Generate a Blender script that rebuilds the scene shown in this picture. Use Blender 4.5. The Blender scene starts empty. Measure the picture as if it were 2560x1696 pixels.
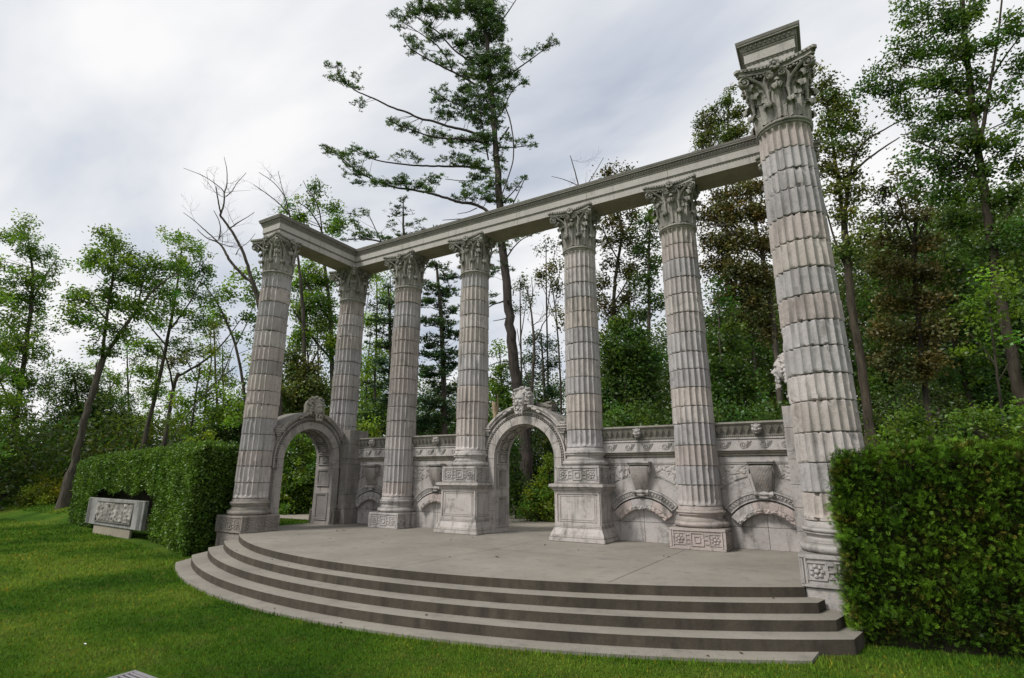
import bpy, bmesh, math, random
import numpy as np
from mathutils import Vector, Matrix, noise
PI=math.pi; R=math.radians
sc=bpy.context.scene; col=sc.collection
rng=np.random.default_rng(7); random.seed(7)

# ------------------------------------------------------------------ camera
F_PX=1323.11; CAM=np.array([7.5003,-13.4807,1.6036]); YAW,PITCH,ROLL=R(30.4935),R(14.4158),R(.1768)
FW=np.array([-math.sin(YAW)*math.cos(PITCH),math.cos(YAW)*math.cos(PITCH),math.sin(PITCH)])
_r=np.array([math.cos(YAW),math.sin(YAW),0]); _u=np.cross(_r,FW)
RT=_r*math.cos(ROLL)+_u*math.sin(ROLL); UP=-_r*math.sin(ROLL)+_u*math.cos(ROLL)
cd=bpy.data.cameras.new('camera'); cam=bpy.data.objects.new('camera',cd); col.objects.link(cam)
cd.sensor_width=36; cd.lens=F_PX/2560*36; cd.clip_start=.05; cd.clip_end=3000
cam.matrix_world=Matrix(((RT[0],UP[0],-FW[0],CAM[0]),(RT[1],UP[1],-FW[1],CAM[1]),(RT[2],UP[2],-FW[2],CAM[2]),(0,0,0,1)))
sc.camera=cam
def ray(u,v):                       # u,v measured on the photo at 2367 px width
    return FW+RT*((u*1.08154-1280)/F_PX)-UP*((v*1.08154-848)/F_PX)
def sstep(a,b,x):
    t=np.clip((x-a)/(b-a),0,1); return t*t*(3-2*t)
def gh(x,y):                        # height of the ground
    return -.6+.54*sstep(-2.6,.6,y)+.02*np.sin(x*.31+1)*np.sin(y*.27)*sstep(12,30,np.hypot(x-7.5,y+13.5))
def ground_hit(u,v):
    d=ray(u,v); z=-.4
    for _ in range(30):
        t=(z-CAM[2])/d[2]; p=CAM+d*t; z=float(gh(p[0],p[1]))
    return p
class Plane:                        # upright plane facing the camera at a real distance
    def __init__(s,u,dist,off=0):
        d=ray(u,1098); h=np.array([d[0],d[1],0.]); h/=np.linalg.norm(h); s.h=h
        s.side=np.array([h[1],-h[0],0.]); p=np.array([CAM[0],CAM[1],0])+h*dist
        s.base=np.array([p[0],p[1],float(gh(p[0],p[1]))]); s.dist=dist
    def pt(s,u,v,off=0.):
        d=ray(u,v); t=(s.dist+off)/(d@s.h); return CAM+d*t
    def sc(s,u,v):                  # metres per photo px there
        d=ray(u,v); return s.dist/(d@s.h)/F_PX*1.08154

# ------------------------------------------------------------------ mesh building
class MB:
    def __init__(s): s.v=[];s.f=[];s.t=[];s.m=[];s.n=0
    def add(s,vs,fs,tint=(1,1,1),mat=0,M=None):
        vs=np.asarray(vs,float).reshape(-1,3)
        if M is not None:
            A=np.array(M); vs=vs@A[:3,:3].T+A[:3,3]
        s.v.append(vs); s.f+= [tuple(i+s.n for i in f) for f in fs]; s.m+=[mat]*len(fs)
        t=np.asarray(tint,float)
        s.t.append(np.tile(t,(len(vs),1)) if t.ndim==1 else t)
        s.n+=len(vs); return s
    def box(s,x0,x1,y0,y1,z0,z1,tint=(1,1,1),mat=0,M=None,bev=0.):
        b=min(bev,(x1-x0)*.4,(y1-y0)*.4,(z1-z0)*.4)
        if b<=0:
            vs=[(x,y,z) for z in(z0,z1) for y in(y0,y1) for x in(x0,x1)]
            fs=[(0,2,3,1),(4,5,7,6),(0,1,5,4),(2,6,7,3),(0,4,6,2),(1,3,7,5)]
            return s.add(vs,fs,tint,mat,M)
        bm=bmesh.new(); bmesh.ops.create_cube(bm,size=1)
        for v in bm.verts: v.co=Vector(((x0+x1)/2+v.co.x*(x1-x0),(y0+y1)/2+v.co.y*(y1-y0),(z0+z1)/2+v.co.z*(z1-z0)))
        bmesh.ops.bevel(bm,geom=bm.edges[:],offset=b,segments=1,affect='EDGES')
        s.bm(bm,tint,mat,M); return s
    def bm(s,bm,tint=(1,1,1),mat=0,M=None):
        bm.verts.index_update(); s.add([tuple(v.co) for v in bm.verts],[tuple(v.index for v in f.verts) for f in bm.faces],tint,mat,M); bm.free(); return s
    def grid(s,P,closed_u=False,closed_v=False,tint=(1,1,1),mat=0,M=None,flip=False):
        P=np.asarray(P,float); a,b=P.shape[:2]; fs=[]
        for i in range(a-(0 if closed_u else 1)):
            for j in range(b-(0 if closed_v else 1)):
                q=(i*b+j,((i+1)%a)*b+j,((i+1)%a)*b+(j+1)%b,i*b+(j+1)%b); fs.append(q[::-1] if flip else q)
        t=np.asarray(tint,float)
        if t.ndim==3: t=t.reshape(-1,3)
        return s.add(P.reshape(-1,3),fs,t,mat,M)
    def lathe(s,prof,n=48,tint=(1,1,1),mat=0,M=None,cap=True):
        prof=np.asarray(prof,float); a=np.arange(n)/n*2*PI
        P=np.zeros((len(prof),n,3)); P[:,:,0]=prof[:,0:1]*np.cos(a); P[:,:,1]=prof[:,0:1]*np.sin(a); P[:,:,2]=prof[:,1:2]
        s.grid(P,False,True,tint,mat,M,flip=True)
        if cap:
            m=len(prof)
            s.add(P[0],[tuple(range(n))[::-1]],tint,mat,M); s.add(P[-1],[tuple(range(n))],tint,mat,M)
        return s
    def tube(s,path,rad,n=6,tint=(1,1,1),mat=0,M=None,cap=True,flat=1.):
        p=np.asarray(path,float); k=len(p); rad=np.broadcast_to(np.asarray(rad,float),(k,))
        t=np.gradient(p,axis=0); t/=np.linalg.norm(t,axis=1)[:,None]+1e-9
        ref=np.array([0,0,1.]) if abs(t[:,2]).mean()<.8 else np.array([0,1.,0])
        A=np.cross(t,ref); A/=np.linalg.norm(A,axis=1)[:,None]+1e-9; B=np.cross(t,A)
        a=np.arange(n)/n*2*PI
        P=p[:,None]+(A[:,None]*np.cos(a)[None,:,None]*flat+B[:,None]*np.sin(a)[None,:,None])*rad[:,None,None]
        s.grid(P,False,True,tint,mat,M)
        if cap: s.add(P[0],[tuple(range(n))],tint,mat,M); s.add(P[-1],[tuple(range(n))[::-1]],tint,mat,M)
        return s
    def blob(s,c,r,sub=2,tint=(1,1,1),mat=0,M=None,amp=0.,fr=8.,seed=0):
        bm=bmesh.new(); bmesh.ops.create_icosphere(bm,subdivisions=sub,radius=1)
        r=(r,r,r) if np.isscalar(r) else r
        for v in bm.verts:
            d=1+(amp*noise.noise(v.co*fr*.3+Vector((seed,seed*.7,1))) if amp else 0)
            v.co=Vector((c[0]+v.co.x*r[0]*d,c[1]+v.co.y*r[1]*d,c[2]+v.co.z*r[2]*d))
        return s.bm(bm,tint,mat,M)
    def prism(s,poly,y0,y1,tint=(1,1,1),mat=0,M=None):     # polygon in x,z pushed along y
        n=len(poly); vs=[(x,y0,z) for x,z in poly]+[(x,y1,z) for x,z in poly]
        ar=sum(poly[i][0]*poly[(i+1)%n][1]-poly[(i+1)%n][0]*poly[i][1] for i in range(n))
        fs=[tuple(range(n)),tuple(range(2*n-1,n-1,-1))]+[(i,i+n,(i+1)%n+n,(i+1)%n) for i in range(n)]
        if ar<0: fs=[f[::-1] for f in fs]
        return s.add(vs,fs,tint,mat,M)
    def build(s,name,mats,parent=None,loc=(0,0,0),smooth=False,angle=None):
        me=bpy.data.meshes.new(name); V=np.concatenate(s.v)
        me.from_pydata(V.tolist(),[],s.f)
        if not isinstance(mats,(list,tuple)): mats=[mats]
        for m in mats: me.materials.append(m)
        if len(mats)>1: me.polygons.foreach_set('material_index',s.m)
        T=np.concatenate(s.t); at=me.attributes.new('tint','FLOAT_COLOR','POINT')
        at.data.foreach_set('color',np.c_[T,np.ones(len(T))].ravel().astype(np.float32))
        if smooth:
            me.polygons.foreach_set('use_smooth',[True]*len(me.polygons))
            if angle is not None: me.set_sharp_from_angle(angle=R(angle))
        me.update(); o=bpy.data.objects.new(name,me); col.objects.link(o); o.parent=parent; o.location=loc
        return o
def fast_quads(name,V,T,mat,parent=None,loc=(0,0,0),k=4):   # V (n,k,3) loose faces, T (n,3)
    n=len(V); me=bpy.data.meshes.new(name)
    me.vertices.add(n*k); me.vertices.foreach_set('co',V.reshape(-1).astype(np.float32))
    me.loops.add(n*k); me.loops.foreach_set('vertex_index',np.arange(n*k,dtype=np.int32))
    me.polygons.add(n); me.polygons.foreach_set('loop_start',np.arange(n,dtype=np.int32)*k)
    me.materials.append(mat); at=me.attributes.new('tint','FLOAT_COLOR','POINT')
    C=np.repeat(np.c_[T,np.ones(n)],k,0); at.data.foreach_set('color',C.ravel().astype(np.float32))
    me.update(calc_edges=True); o=bpy.data.objects.new(name,me); col.objects.link(o); o.parent=parent; o.location=loc
    return o
def tag(o,label=None,cat=None,group=None,kind=None):
    if label: o['label']=label
    if cat: o['category']=cat
    if group: o['group']=group
    if kind: o['kind']=kind
    return o
def thing(name,label,cat,loc=(0,0,0),rz=0,group=None):
    o=bpy.data.objects.new(name,None); col.objects.link(o); o.location=loc; o.rotation_euler=(0,0,rz); o.empty_display_size=.2
    return tag(o,label,cat,group,'thing')
def rot(axis,a): return np.array(Matrix.Rotation(a,4,axis))
def trs(x,y,z): return np.array(Matrix.Translation((x,y,z)))

# ------------------------------------------------------------------ materials
def newmat(name):
    m=bpy.data.materials.new(name); m.use_nodes=True; nt=m.node_tree; nt.nodes.clear(); return m,nt
class NT:
    def __init__(s,nt): s.nt=nt
    def n(s,typ,**k):
        x=s.nt.nodes.new(typ)
        for a,b in k.items():
            if a.startswith('i_'):
                key=a[2:]; x.inputs[int(key) if key.isdigit() else key.replace('_',' ')].default_value=b
            else: setattr(x,a,b)
        return x
    def l(s,a,b): s.nt.links.new(a,b)
    def noise(s,vec,scale,detail=4,rough=.55,dist=0):
        x=s.n('ShaderNodeTexNoise'); x.inputs['Scale'].default_value=scale; x.inputs['Detail'].default_value=detail
        x.inputs['Roughness'].default_value=rough; x.inputs['Distortion'].default_value=dist
        if vec is not None: s.l(vec,x.inputs['Vector'])
        return x.outputs['Fac']
    def ramp(s,fac,stops):
        x=s.n('ShaderNodeValToRGB'); e=x.color_ramp.elements
        while len(e)<len(stops): e.new(.5)
        for el,(p,c) in zip(e,stops):
            el.position=p; el.color=(c,c,c,1) if np.isscalar(c) else (*c,1)
        s.l(fac,x.inputs[0]); return x.outputs[0]
    def mix(s,fac,a,b,mode='MIX'):
        x=s.n('ShaderNodeMix',data_type='RGBA',blend_type=mode)
        for sock,v in ((x.inputs[0],fac),(x.inputs[6],a),(x.inputs[7],b)):
            if hasattr(v,'is_linked') or hasattr(v,'links'): s.l(v,sock)
            elif np.isscalar(v): sock.default_value=v
            else: sock.default_value=(*v,1)
        return x.outputs[2]
    def math(s,op,a,b=None):
        x=s.n('ShaderNodeMath',operation=op)
        for i,v in enumerate((a,b)):
            if v is None: continue
            if hasattr(v,'links'): s.l(v,x.inputs[i])
            else: x.inputs[i].default_value=v
        return x.outputs[0]
    def mapping(s,vec,scale,loc=(0,0,0)):
        x=s.n('ShaderNodeMapping'); x.inputs['Scale'].default_value=scale; x.inputs['Location'].default_value=loc; s.l(vec,x.inputs[0]); return x.outputs[0]
def stone(name,base,grime=(.1,.095,.085),g_amt=.55,g_lo=.52,g_hi=.72,streak=.6,var=.14,rough=.85,bump=.35,warm=(.9,.8,.72),moss=0.,ns=1.,tinted=True):
    m,nt=newmat(name); N=NT(nt); pos=N.n('ShaderNodeNewGeometry').outputs['Position']
    at=N.n('ShaderNodeAttribute',attribute_name='tint').outputs['Color']
    n1=N.noise(pos,1.1*ns,6,.6); n2=N.noise(pos,7*ns,5,.6); n3=N.noise(pos,38,4,.6)
    b=np.array(base)
    c=N.ramp(n1,[(.3,tuple(b*(1-var))),(.5,tuple(b)),(.72,tuple(np.minimum(b*(1+var),.9)))])
    c=N.mix(N.ramp(n2,[(.42,0.),(.7,.35)]),c,tuple(b*np.array(warm)))
    if tinted: c=N.mix(1.,c,at,'MULTIPLY')
    st=N.noise(N.mapping(pos,(5.5,5.5,.75)),1.,6,.62)
    c=N.mix(N.math('MULTIPLY',N.ramp(st,[(g_lo,0.),(g_hi,1.)]),streak),c,grime)
    pt=N.noise(N.mapping(pos,(1,1,1),(3.1,7.7,1.3)),3.2,8,.68)
    c=N.mix(N.math('MULTIPLY',N.ramp(pt,[(g_lo+.03,0.),(g_hi+.02,1.)]),g_amt),c,grime)
    sp=N.ramp(n3,[(.3,.78),(.45,1.),(.7,1.07)]); c=N.mix(1.,c,sp,'MULTIPLY')
    if moss:
        nz=N.n('ShaderNodeSeparateXYZ'); N.l(N.n('ShaderNodeNewGeometry').outputs['Normal'],nz.inputs[0])
        up=N.ramp(nz.outputs[2],[(.35,0.),(.85,1.)])
        c=N.mix(N.math('MULTIPLY',up,moss),c,(.075,.078,.05))
    bs=N.n('ShaderNodeBsdfPrincipled'); bs.inputs['Roughness'].default_value=rough; bs.inputs['Specular IOR Level'].default_value=.25
    N.l(c,bs.inputs['Base Color'])
    bp=N.n('ShaderNodeBump'); bp.inputs['Strength'].default_value=bump; bp.inputs['Distance'].default_value=.02
    h=N.math('ADD',N.math('MULTIPLY',n3,.5),N.noise(pos,14,6,.7)); N.l(h,bp.inputs['Height']); N.l(bp.outputs[0],bs.inputs['Normal'])
    o=N.n('ShaderNodeOutputMaterial'); N.l(bs.outputs[0],o.inputs[0]); return m
M={}
M['marble']=stone('weathered_marble',(.41,.385,.37),g_amt=.75,g_lo=.51,g_hi=.69,streak=.75,moss=.5,var=.18,bump=.5)
M['shaft']=stone('fluted_marble',(.40,.374,.362),g_amt=.62,g_lo=.53,g_hi=.71,streak=.66,bump=.55,var=.18)
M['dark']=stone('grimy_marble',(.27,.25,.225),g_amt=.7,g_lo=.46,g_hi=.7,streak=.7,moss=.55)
M['capital']=stone('carved_capital_stone',(.33,.315,.285),g_amt=.8,g_lo=.47,g_hi=.66,streak=.5,moss=.5,bump=.5)
M['head']=stone('bearded_head_stone',(.44,.415,.40),g_amt=.45,g_lo=.5,g_hi=.72,streak=.4,moss=.3,tinted=False)
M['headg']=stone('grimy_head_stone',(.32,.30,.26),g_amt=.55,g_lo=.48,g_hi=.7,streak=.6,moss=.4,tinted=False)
M['beam']=stone('smooth_beam_stone',(.39,.37,.345),g_amt=.4,g_lo=.55,g_hi=.75,streak=.45,var=.1,moss=.6,bump=.15)
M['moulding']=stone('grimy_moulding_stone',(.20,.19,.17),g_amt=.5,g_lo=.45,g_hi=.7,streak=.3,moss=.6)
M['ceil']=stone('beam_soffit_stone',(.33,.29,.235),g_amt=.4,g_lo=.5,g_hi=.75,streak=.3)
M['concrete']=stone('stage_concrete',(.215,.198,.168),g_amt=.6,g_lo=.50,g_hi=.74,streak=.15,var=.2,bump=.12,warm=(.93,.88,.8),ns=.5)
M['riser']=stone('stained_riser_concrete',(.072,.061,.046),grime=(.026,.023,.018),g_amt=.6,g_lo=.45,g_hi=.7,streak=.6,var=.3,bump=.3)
def leafmat(name,c1,c2,trans=.5,gloss=.03,sc_=.6):
    m,nt=newmat(name); N=NT(nt); pos=N.n('ShaderNodeNewGeometry').outputs['Position']
    at=N.n('ShaderNodeAttribute',attribute_name='tint').outputs['Color']
    c=N.mix(N.ramp(N.noise(pos,sc_,4,.6),[(.35,0.),(.65,1.)]),c1,c2); c=N.mix(1.,c,at,'MULTIPLY')
    d=N.n('ShaderNodeBsdfDiffuse'); t=N.n('ShaderNodeBsdfTranslucent'); g=N.n('ShaderNodeBsdfGlossy'); g.inputs['Roughness'].default_value=.45
    N.l(c,d.inputs[0]); N.l(N.mix(1.,c,(1.15,1.25,.55),'MULTIPLY'),t.inputs[0]); g.inputs[0].default_value=(.8,.85,.8,1)
    a=N.n('ShaderNodeMixShader'); a.inputs[0].default_value=trans; N.l(d.outputs[0],a.inputs[1]); N.l(t.outputs[0],a.inputs[2])
    b=N.n('ShaderNodeMixShader'); b.inputs[0].default_value=gloss; N.l(a.outputs[0],b.inputs[1]); N.l(g.outputs[0],b.inputs[2])
    o=N.n('ShaderNodeOutputMaterial'); N.l(b.outputs[0],o.inputs[0]); return m
L={}
L['green']=leafmat('green_leaves',(0.105,0.190,0.026),(0.175,0.275,0.034))
L['dgreen']=leafmat('dark_green_leaves',(0.050,0.098,0.020),(0.090,0.155,0.026))
L['lime']=leafmat('light_green_leaves',(0.160,0.260,0.034),(0.240,0.340,0.040))
L['olive']=leafmat('olive_brown_leaves',(0.130,0.135,0.032),(0.100,0.150,0.030),trans=.25)
L['brown']=leafmat('brown_autumn_leaves',(0.125,0.090,0.032),(0.100,0.115,0.030),trans=.2)
L['pine']=leafmat('pine_needles',(0.062,0.118,0.028),(0.100,0.165,0.032),trans=.15,gloss=.06)
L['spruce']=leafmat('dark_conifer_needles',(0.034,0.072,0.030),(0.062,0.115,0.032),trans=.12)
L['hedge']=leafmat('broadleaf_hedge_leaves',(0.078,0.155,0.020),(0.130,0.220,0.026),trans=.25,gloss=.03)
L['cedar']=leafmat('cedar_sprays',(0.050,0.110,0.011),(0.100,0.180,0.015),trans=.25,gloss=.012,sc_=1.6)
L['yellow']=leafmat('goldenrod_flowers',(0.400,0.400,0.035),(0.180,0.250,0.030))
L['wood']=leafmat('woodland_leaves',(0.046,0.078,0.020),(0.090,0.130,0.026),sc_=.15)
def bark(name,c,c2):
    m,nt=newmat(name); N=NT(nt); pos=N.n('ShaderNodeNewGeometry').outputs['Position']
    n1=N.noise(N.mapping(pos,(9,9,1.6)),1.,6,.65)
    cc=N.ramp(n1,[(.35,c2),(.6,c)]); cc=N.mix(1.,cc,N.n('ShaderNodeAttribute',attribute_name='tint').outputs['Color'],'MULTIPLY')
    bs=N.n('ShaderNodeBsdfPrincipled'); bs.inputs['Roughness'].default_value=.95; bs.inputs['Specular IOR Level'].default_value=.1
    N.l(cc,bs.inputs['Base Color']); bp=N.n('ShaderNodeBump'); bp.inputs['Strength'].default_value=.8; bp.inputs['Distance'].default_value=.04
    N.l(n1,bp.inputs['Height']); N.l(bp.outputs[0],bs.inputs['Normal'])
    o=N.n('ShaderNodeOutputMaterial'); N.l(bs.outputs[0],o.inputs[0]); return m
M['bark']=bark('grey_brown_bark',(.10,.087,.07),(.038,.033,.027))
M['pbark']=bark('dark_pine_bark',(.075,.062,.055),(.030,.026,.023))
M['pale']=bark('pale_grey_bark',(.30,.28,.23),(.13,.12,.10))
M['dbark']=bark('dark_forest_bark',(.060,.052,.040),(.025,.022,.018))
def plain(name,base,rough=.9,var=.3,scale=3.,bump=0.,extra=None):
    m,nt=newmat(name); N=NT(nt); pos=N.n('ShaderNodeNewGeometry').outputs['Position']; b=np.array(base)
    c=N.ramp(N.noise(pos,scale,8,.65),[(.3,tuple(b*(1-var))),(.7,tuple(b*(1+var)))])
    bs=N.n('ShaderNodeBsdfPrincipled'); bs.inputs['Roughness'].default_value=rough; bs.inputs['Specular IOR Level'].default_value=.15
    if extra is not None: c=N.mix(N.ramp(N.noise(pos,extra[1],6,.6),[(.48,0.),(.62,1.)]),c,extra[0])
    N.l(c,bs.inputs['Base Color'])
    if bump:
        bp=N.n('ShaderNodeBump'); bp.inputs['Strength'].default_value=bump; bp.inputs['Distance'].default_value=.03
        N.l(N.noise(pos,45,6,.7),bp.inputs['Height']); N.l(bp.outputs[0],bs.inputs['Normal'])
    o=N.n('ShaderNodeOutputMaterial'); N.l(bs.outputs[0],o.inputs[0]); return m
M['gravel']=plain('gravel',(.29,.26,.215),scale=6,var=.25,bump=.6)
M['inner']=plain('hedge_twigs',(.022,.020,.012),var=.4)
M['metal']=plain('galvanised_grate',(.20,.19,.20),rough=.6,var=.15)
M['leaf']=plain('dry_leaf',(.10,.065,.035),var=.4)
M['white']=plain('white_scrap',(.7,.7,.7),var=.05)
M['cut']=plain('split_wood',(.42,.33,.22),var=.25,scale=8)
# lawn
m,nt=newmat('lawn_soil_and_turf'); N=NT(nt); pos=N.n('ShaderNodeNewGeometry').outputs['Position']
c=N.ramp(N.noise(pos,.35,6,.6),[(.36,(.032,.080,.009)),(.5,(.060,.125,.012)),(.63,(.115,.170,.022))])
c=N.mix(N.ramp(N.noise(pos,2.6,7,.66),[(.5,0.),(.72,.55)]),c,(.075,.085,.022))
c=N.mix(N.ramp(N.noise(pos,7.,6,.7),[(.56,0.),(.75,.7)]),c,(.016,.034,.008))
c=N.mix(1.,c,N.ramp(N.noise(pos,60.,4,.7),[(.3,.55),(.7,1.35)]),'MULTIPLY')
bs=N.n('ShaderNodeBsdfPrincipled'); bs.inputs['Roughness'].default_value=1; bs.inputs['Specular IOR Level'].default_value=.05
N.l(c,bs.inputs['Base Color']); bp=N.n('ShaderNodeBump'); bp.inputs['Strength'].default_value=.9; bp.inputs['Distance'].default_value=.05
N.l(N.noise(pos,70,5,.7),bp.inputs['Height']); N.l(bp.outputs[0],bs.inputs['Normal'])
o=N.n('ShaderNodeOutputMaterial'); N.l(bs.outputs[0],o.inputs[0]); M['lawn']=m
m,nt=newmat('grass_blades'); N=NT(nt); pos=N.n('ShaderNodeNewGeometry').outputs['Position']
c=N.ramp(N.noise(pos,.35,6,.6),[(.36,(.038,.105,.010)),(.5,(.080,.170,.015)),(.62,(.165,.250,.028))])
c=N.mix(N.ramp(N.noise(pos,2.6,7,.66),[(.5,0.),(.72,.6)]),c,(.190,.205,.055))
c=N.mix(N.ramp(N.noise(pos,7.,6,.7),[(.55,0.),(.75,.6)]),c,(.035,.095,.012))
c=N.mix(1.,c,N.n('ShaderNodeAttribute',attribute_name='tint').outputs['Color'],'MULTIPLY')
d=N.n('ShaderNodeBsdfDiffuse'); t=N.n('ShaderNodeBsdfTranslucent'); N.l(c,d.inputs[0]); N.l(c,t.inputs[0])
a=N.n('ShaderNodeMixShader'); a.inputs[0].default_value=.35; N.l(d.outputs[0],a.inputs[1]); N.l(t.outputs[0],a.inputs[2])
o=N.n('ShaderNodeOutputMaterial'); N.l(a.outputs[0],o.inputs[0]); M['blade']=m

# ------------------------------------------------------------------ light
SUN_EL,SUN_AZ=R(50),R(211)         # azimuth clockwise from +y: sun stands front-left of the stage
sdir=Vector((math.sin(SUN_AZ)*math.cos(SUN_EL),math.cos(SUN_AZ)*math.cos(SUN_EL),math.sin(SUN_EL)))
sl=bpy.data.lights.new('sun','SUN'); sl.energy=3.1; sl.angle=R(13); sl.color=(1,.97,.93)
so=bpy.data.objects.new('sun',sl); col.objects.link(so); so.rotation_euler=sdir.to_track_quat('Z','Y').to_euler()
w=bpy.data.worlds.new('World'); sc.world=w; w.use_nodes=True; nt=w.node_tree; nt.nodes.clear(); N=NT(nt)
sky=N.n('ShaderNodeTexSky',sky_type='NISHITA'); sky.sun_disc=False; sky.sun_elevation=SUN_EL; sky.sun_rotation=SUN_AZ
tc=N.n('ShaderNodeTexCoord').outputs['Generated']; sp=N.n('ShaderNodeSeparateXYZ'); N.l(tc,sp.inputs[0])
den=N.math('ADD',N.math('MAXIMUM',sp.outputs[2],0.),.22)
cb=N.n('ShaderNodeCombineXYZ'); N.l(N.math('DIVIDE',sp.outputs[0],den),cb.inputs[0]); N.l(N.math('DIVIDE',sp.outputs[1],den),cb.inputs[1])
rm=N.n('ShaderNodeMapping'); rm.inputs['Rotation'].default_value=(0,0,R(38)); rm.inputs['Scale'].default_value=(.55,1.25,1); rm.inputs['Location'].default_value=(11.9,6.3,0); N.l(cb.outputs[0],rm.inputs[0])
big=N.noise(rm.outputs[0],.9,6,.5,.3); fine=N.noise(rm.outputs[0],1.9,5,.5,.4)
cov=N.ramp(N.math('ADD',N.math('MULTIPLY',big,.7),N.math('MULTIPLY',fine,.3)),[(.30,.35),(.42,.85),(.55,1.)])
shade=N.ramp(N.math('ADD',N.math('MULTIPLY',big,.5),N.math('MULTIPLY',fine,.5)),[(.37,(.61,.66,.76)),(.46,(.80,.825,.865)),(.56,(.97,.97,.975))])
b1=N.n('ShaderNodeBackground'); b1.inputs[1].default_value=.11; N.l(sky.outputs[0],b1.inputs[0])
b2=N.n('ShaderNodeBackground'); b2.inputs[1].default_value=.94; N.l(shade,b2.inputs[0])
mx=N.n('ShaderNodeMixShader'); N.l(cov,mx.inputs[0]); N.l(b1.outputs[0],mx.inputs[1]); N.l(b2.outputs[0],mx.inputs[2])
o=N.n('ShaderNodeOutputWorld'); N.l(mx.outputs[0],o.inputs[0])
vs=sc.view_settings; vs.view_transform='Standard'; vs.look='None'; vs.gamma=1; vs.use_curve_mapping=False; vs.exposure=.08
sc.cycles.use_denoising=True; sc.cycles.max_bounces=6; sc.cycles.diffuse_bounces=3; sc.cycles.transmission_bounces=4
# ================================================================== GROUND
def ground():
    na=240; rs_=np.r_[.01,np.geomspace(1.2,60,150),np.geomspace(66,1500,22)]
    a=np.linspace(0,2*PI,na,endpoint=False); P=np.zeros((len(rs_),na,3))
    P[:,:,0]=CAM[0]+rs_[:,None]*np.cos(a); P[:,:,1]=CAM[1]+rs_[:,None]*np.sin(a)
    P[:,:,2]=gh(P[:,:,0],P[:,:,1])
    mb=MB(); mb.grid(P,False,True,flip=True); o=mb.build('ground',M['lawn'],smooth=True); tag(o,kind='structure')
ground()
# ================================================================== ARCHITECTURE
XC=dict(A=(-7.5,-3.268),B=(-7.5,0),C=(-4.712,0),D=(-1.85,0),E=(1.85,0),F=(4.712,0),G=(7.5,0),H=(7.5,-3.268))
DT=[(1.05,1.04,1.03),(.97,.99,1.01),(1.0,.95,.92),(1.04,1.0,.95),(.90,.92,.95),(1.08,1.07,1.05),(.95,.90,.87),(.86,.85,.83),(1.0,.97,.92),(.93,.95,.98)]
def shaft(z0,z1,r0,r1,seed,wear=1.):
    rs=random.Random(seed); nf=22; K=6; mb=MB()
    n=max(3,round((z1-z0)/.47)); hs=[rs.uniform(.88,1.12) for _ in range(n)]; s=sum(hs); zz=[z0]
    for h in hs: zz.append(zz[-1]+h/s*(z1-z0))
    tv=np.array([-1,-.86,-.45,0,.45,.86]); 
    for d in range(n):
        a0,a1=zz[d],zz[d+1]; fr=[0,.018,.036,.08,.2,.4,.6,.8,.92,.966,.982,1]
        if d==0: fr=[0,.03,.08,.14,.2,.26,.32,.4,.6,.8,.92,.966,.982,1]
        if d==n-1: fr=[0,.018,.036,.08,.2,.4,.6,.70,.78,.85,.90,.94,.97,1]
        off=rs.uniform(-.012,.012); ro=rs.uniform(-.005,.007); ox,oy=rs.uniform(-.006,.006),rs.uniform(-.006,.006)
        P=np.zeros((len(fr),nf*K,3))
        for i,f in enumerate(fr):
            z=a0+(a1-a0)*f; g=(z-z0)/(z1-z0); r=r0+(r1-r0)*g+.012*math.sin(g*PI)+ro+.007*(1-f)
            edge=min(f,1-f)*(a1-a0)
            ins=.034 if edge<.001 else (.008 if edge<.010 else 0)
            for q in range(nf):
                for k in range(K):
                    t=tv[k]; e=0
                    if d==0: e=max(0,(z0+.13-z)/.075)
                    if d==n-1: e=max(0,(z-(z1-.10))/.06)
                    dep=math.sqrt(max(0,1-(t/.94)**2-e*e))*.056 if abs(t)<.94 else 0
                    th=(q+(t+1)/2)/nf*2*PI+off
                    rr=r-dep-ins
                    p=Vector((math.cos(th),math.sin(th),0))
                    nz=noise.noise(Vector((p.x*4+seed,p.y*4,z*3.4)))+.5*noise.noise(Vector((p.x*13,p.y*13+seed,z*11)))
                    ch=max(0,nz-.42)*(1.0 if (abs(t)>.9 or edge<.03) else .35)*.11
                    if edge<.035: ch+=max(0,noise.noise(Vector((p.x*7+d,p.y*7+seed,d*1.7)))-.2)*.07
                    rr-=min(ch*wear,.06)
                    P[i,q*K+k]=(p.x*rr+ox,p.y*rr+oy,z)
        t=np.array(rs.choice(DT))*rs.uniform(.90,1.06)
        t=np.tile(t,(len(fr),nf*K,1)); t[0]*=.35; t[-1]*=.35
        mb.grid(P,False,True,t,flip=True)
    return mb
def attic_base(z0,h=.46,r=.605):
    pr=[(0,0)]
    def tor(zc,rc,hh,rad):
        return [(rc+rad*math.cos(a),zc+hh*math.sin(a)) for a in np.linspace(-PI/2,PI/2,9)]
    p=[(.30,0)]+tor(.075,r-.075,.075,.075)+[(r-.07,.155),(r-.07,.175)]
    p+=[(r-.085-.035*math.sin(a),.18+.1*(a/PI)) for a in np.linspace(0,PI,8)]
    p+=[(r-.075,.285),(r-.075,.305)]+tor(.345,r-.095,.04,.045)+[(r-.10,.388),(r-.10,.40),(.50,.42),(.49,.47),(.3,.47)]
    return [(a,z0+b*h/.47) for a,b in p]
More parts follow.
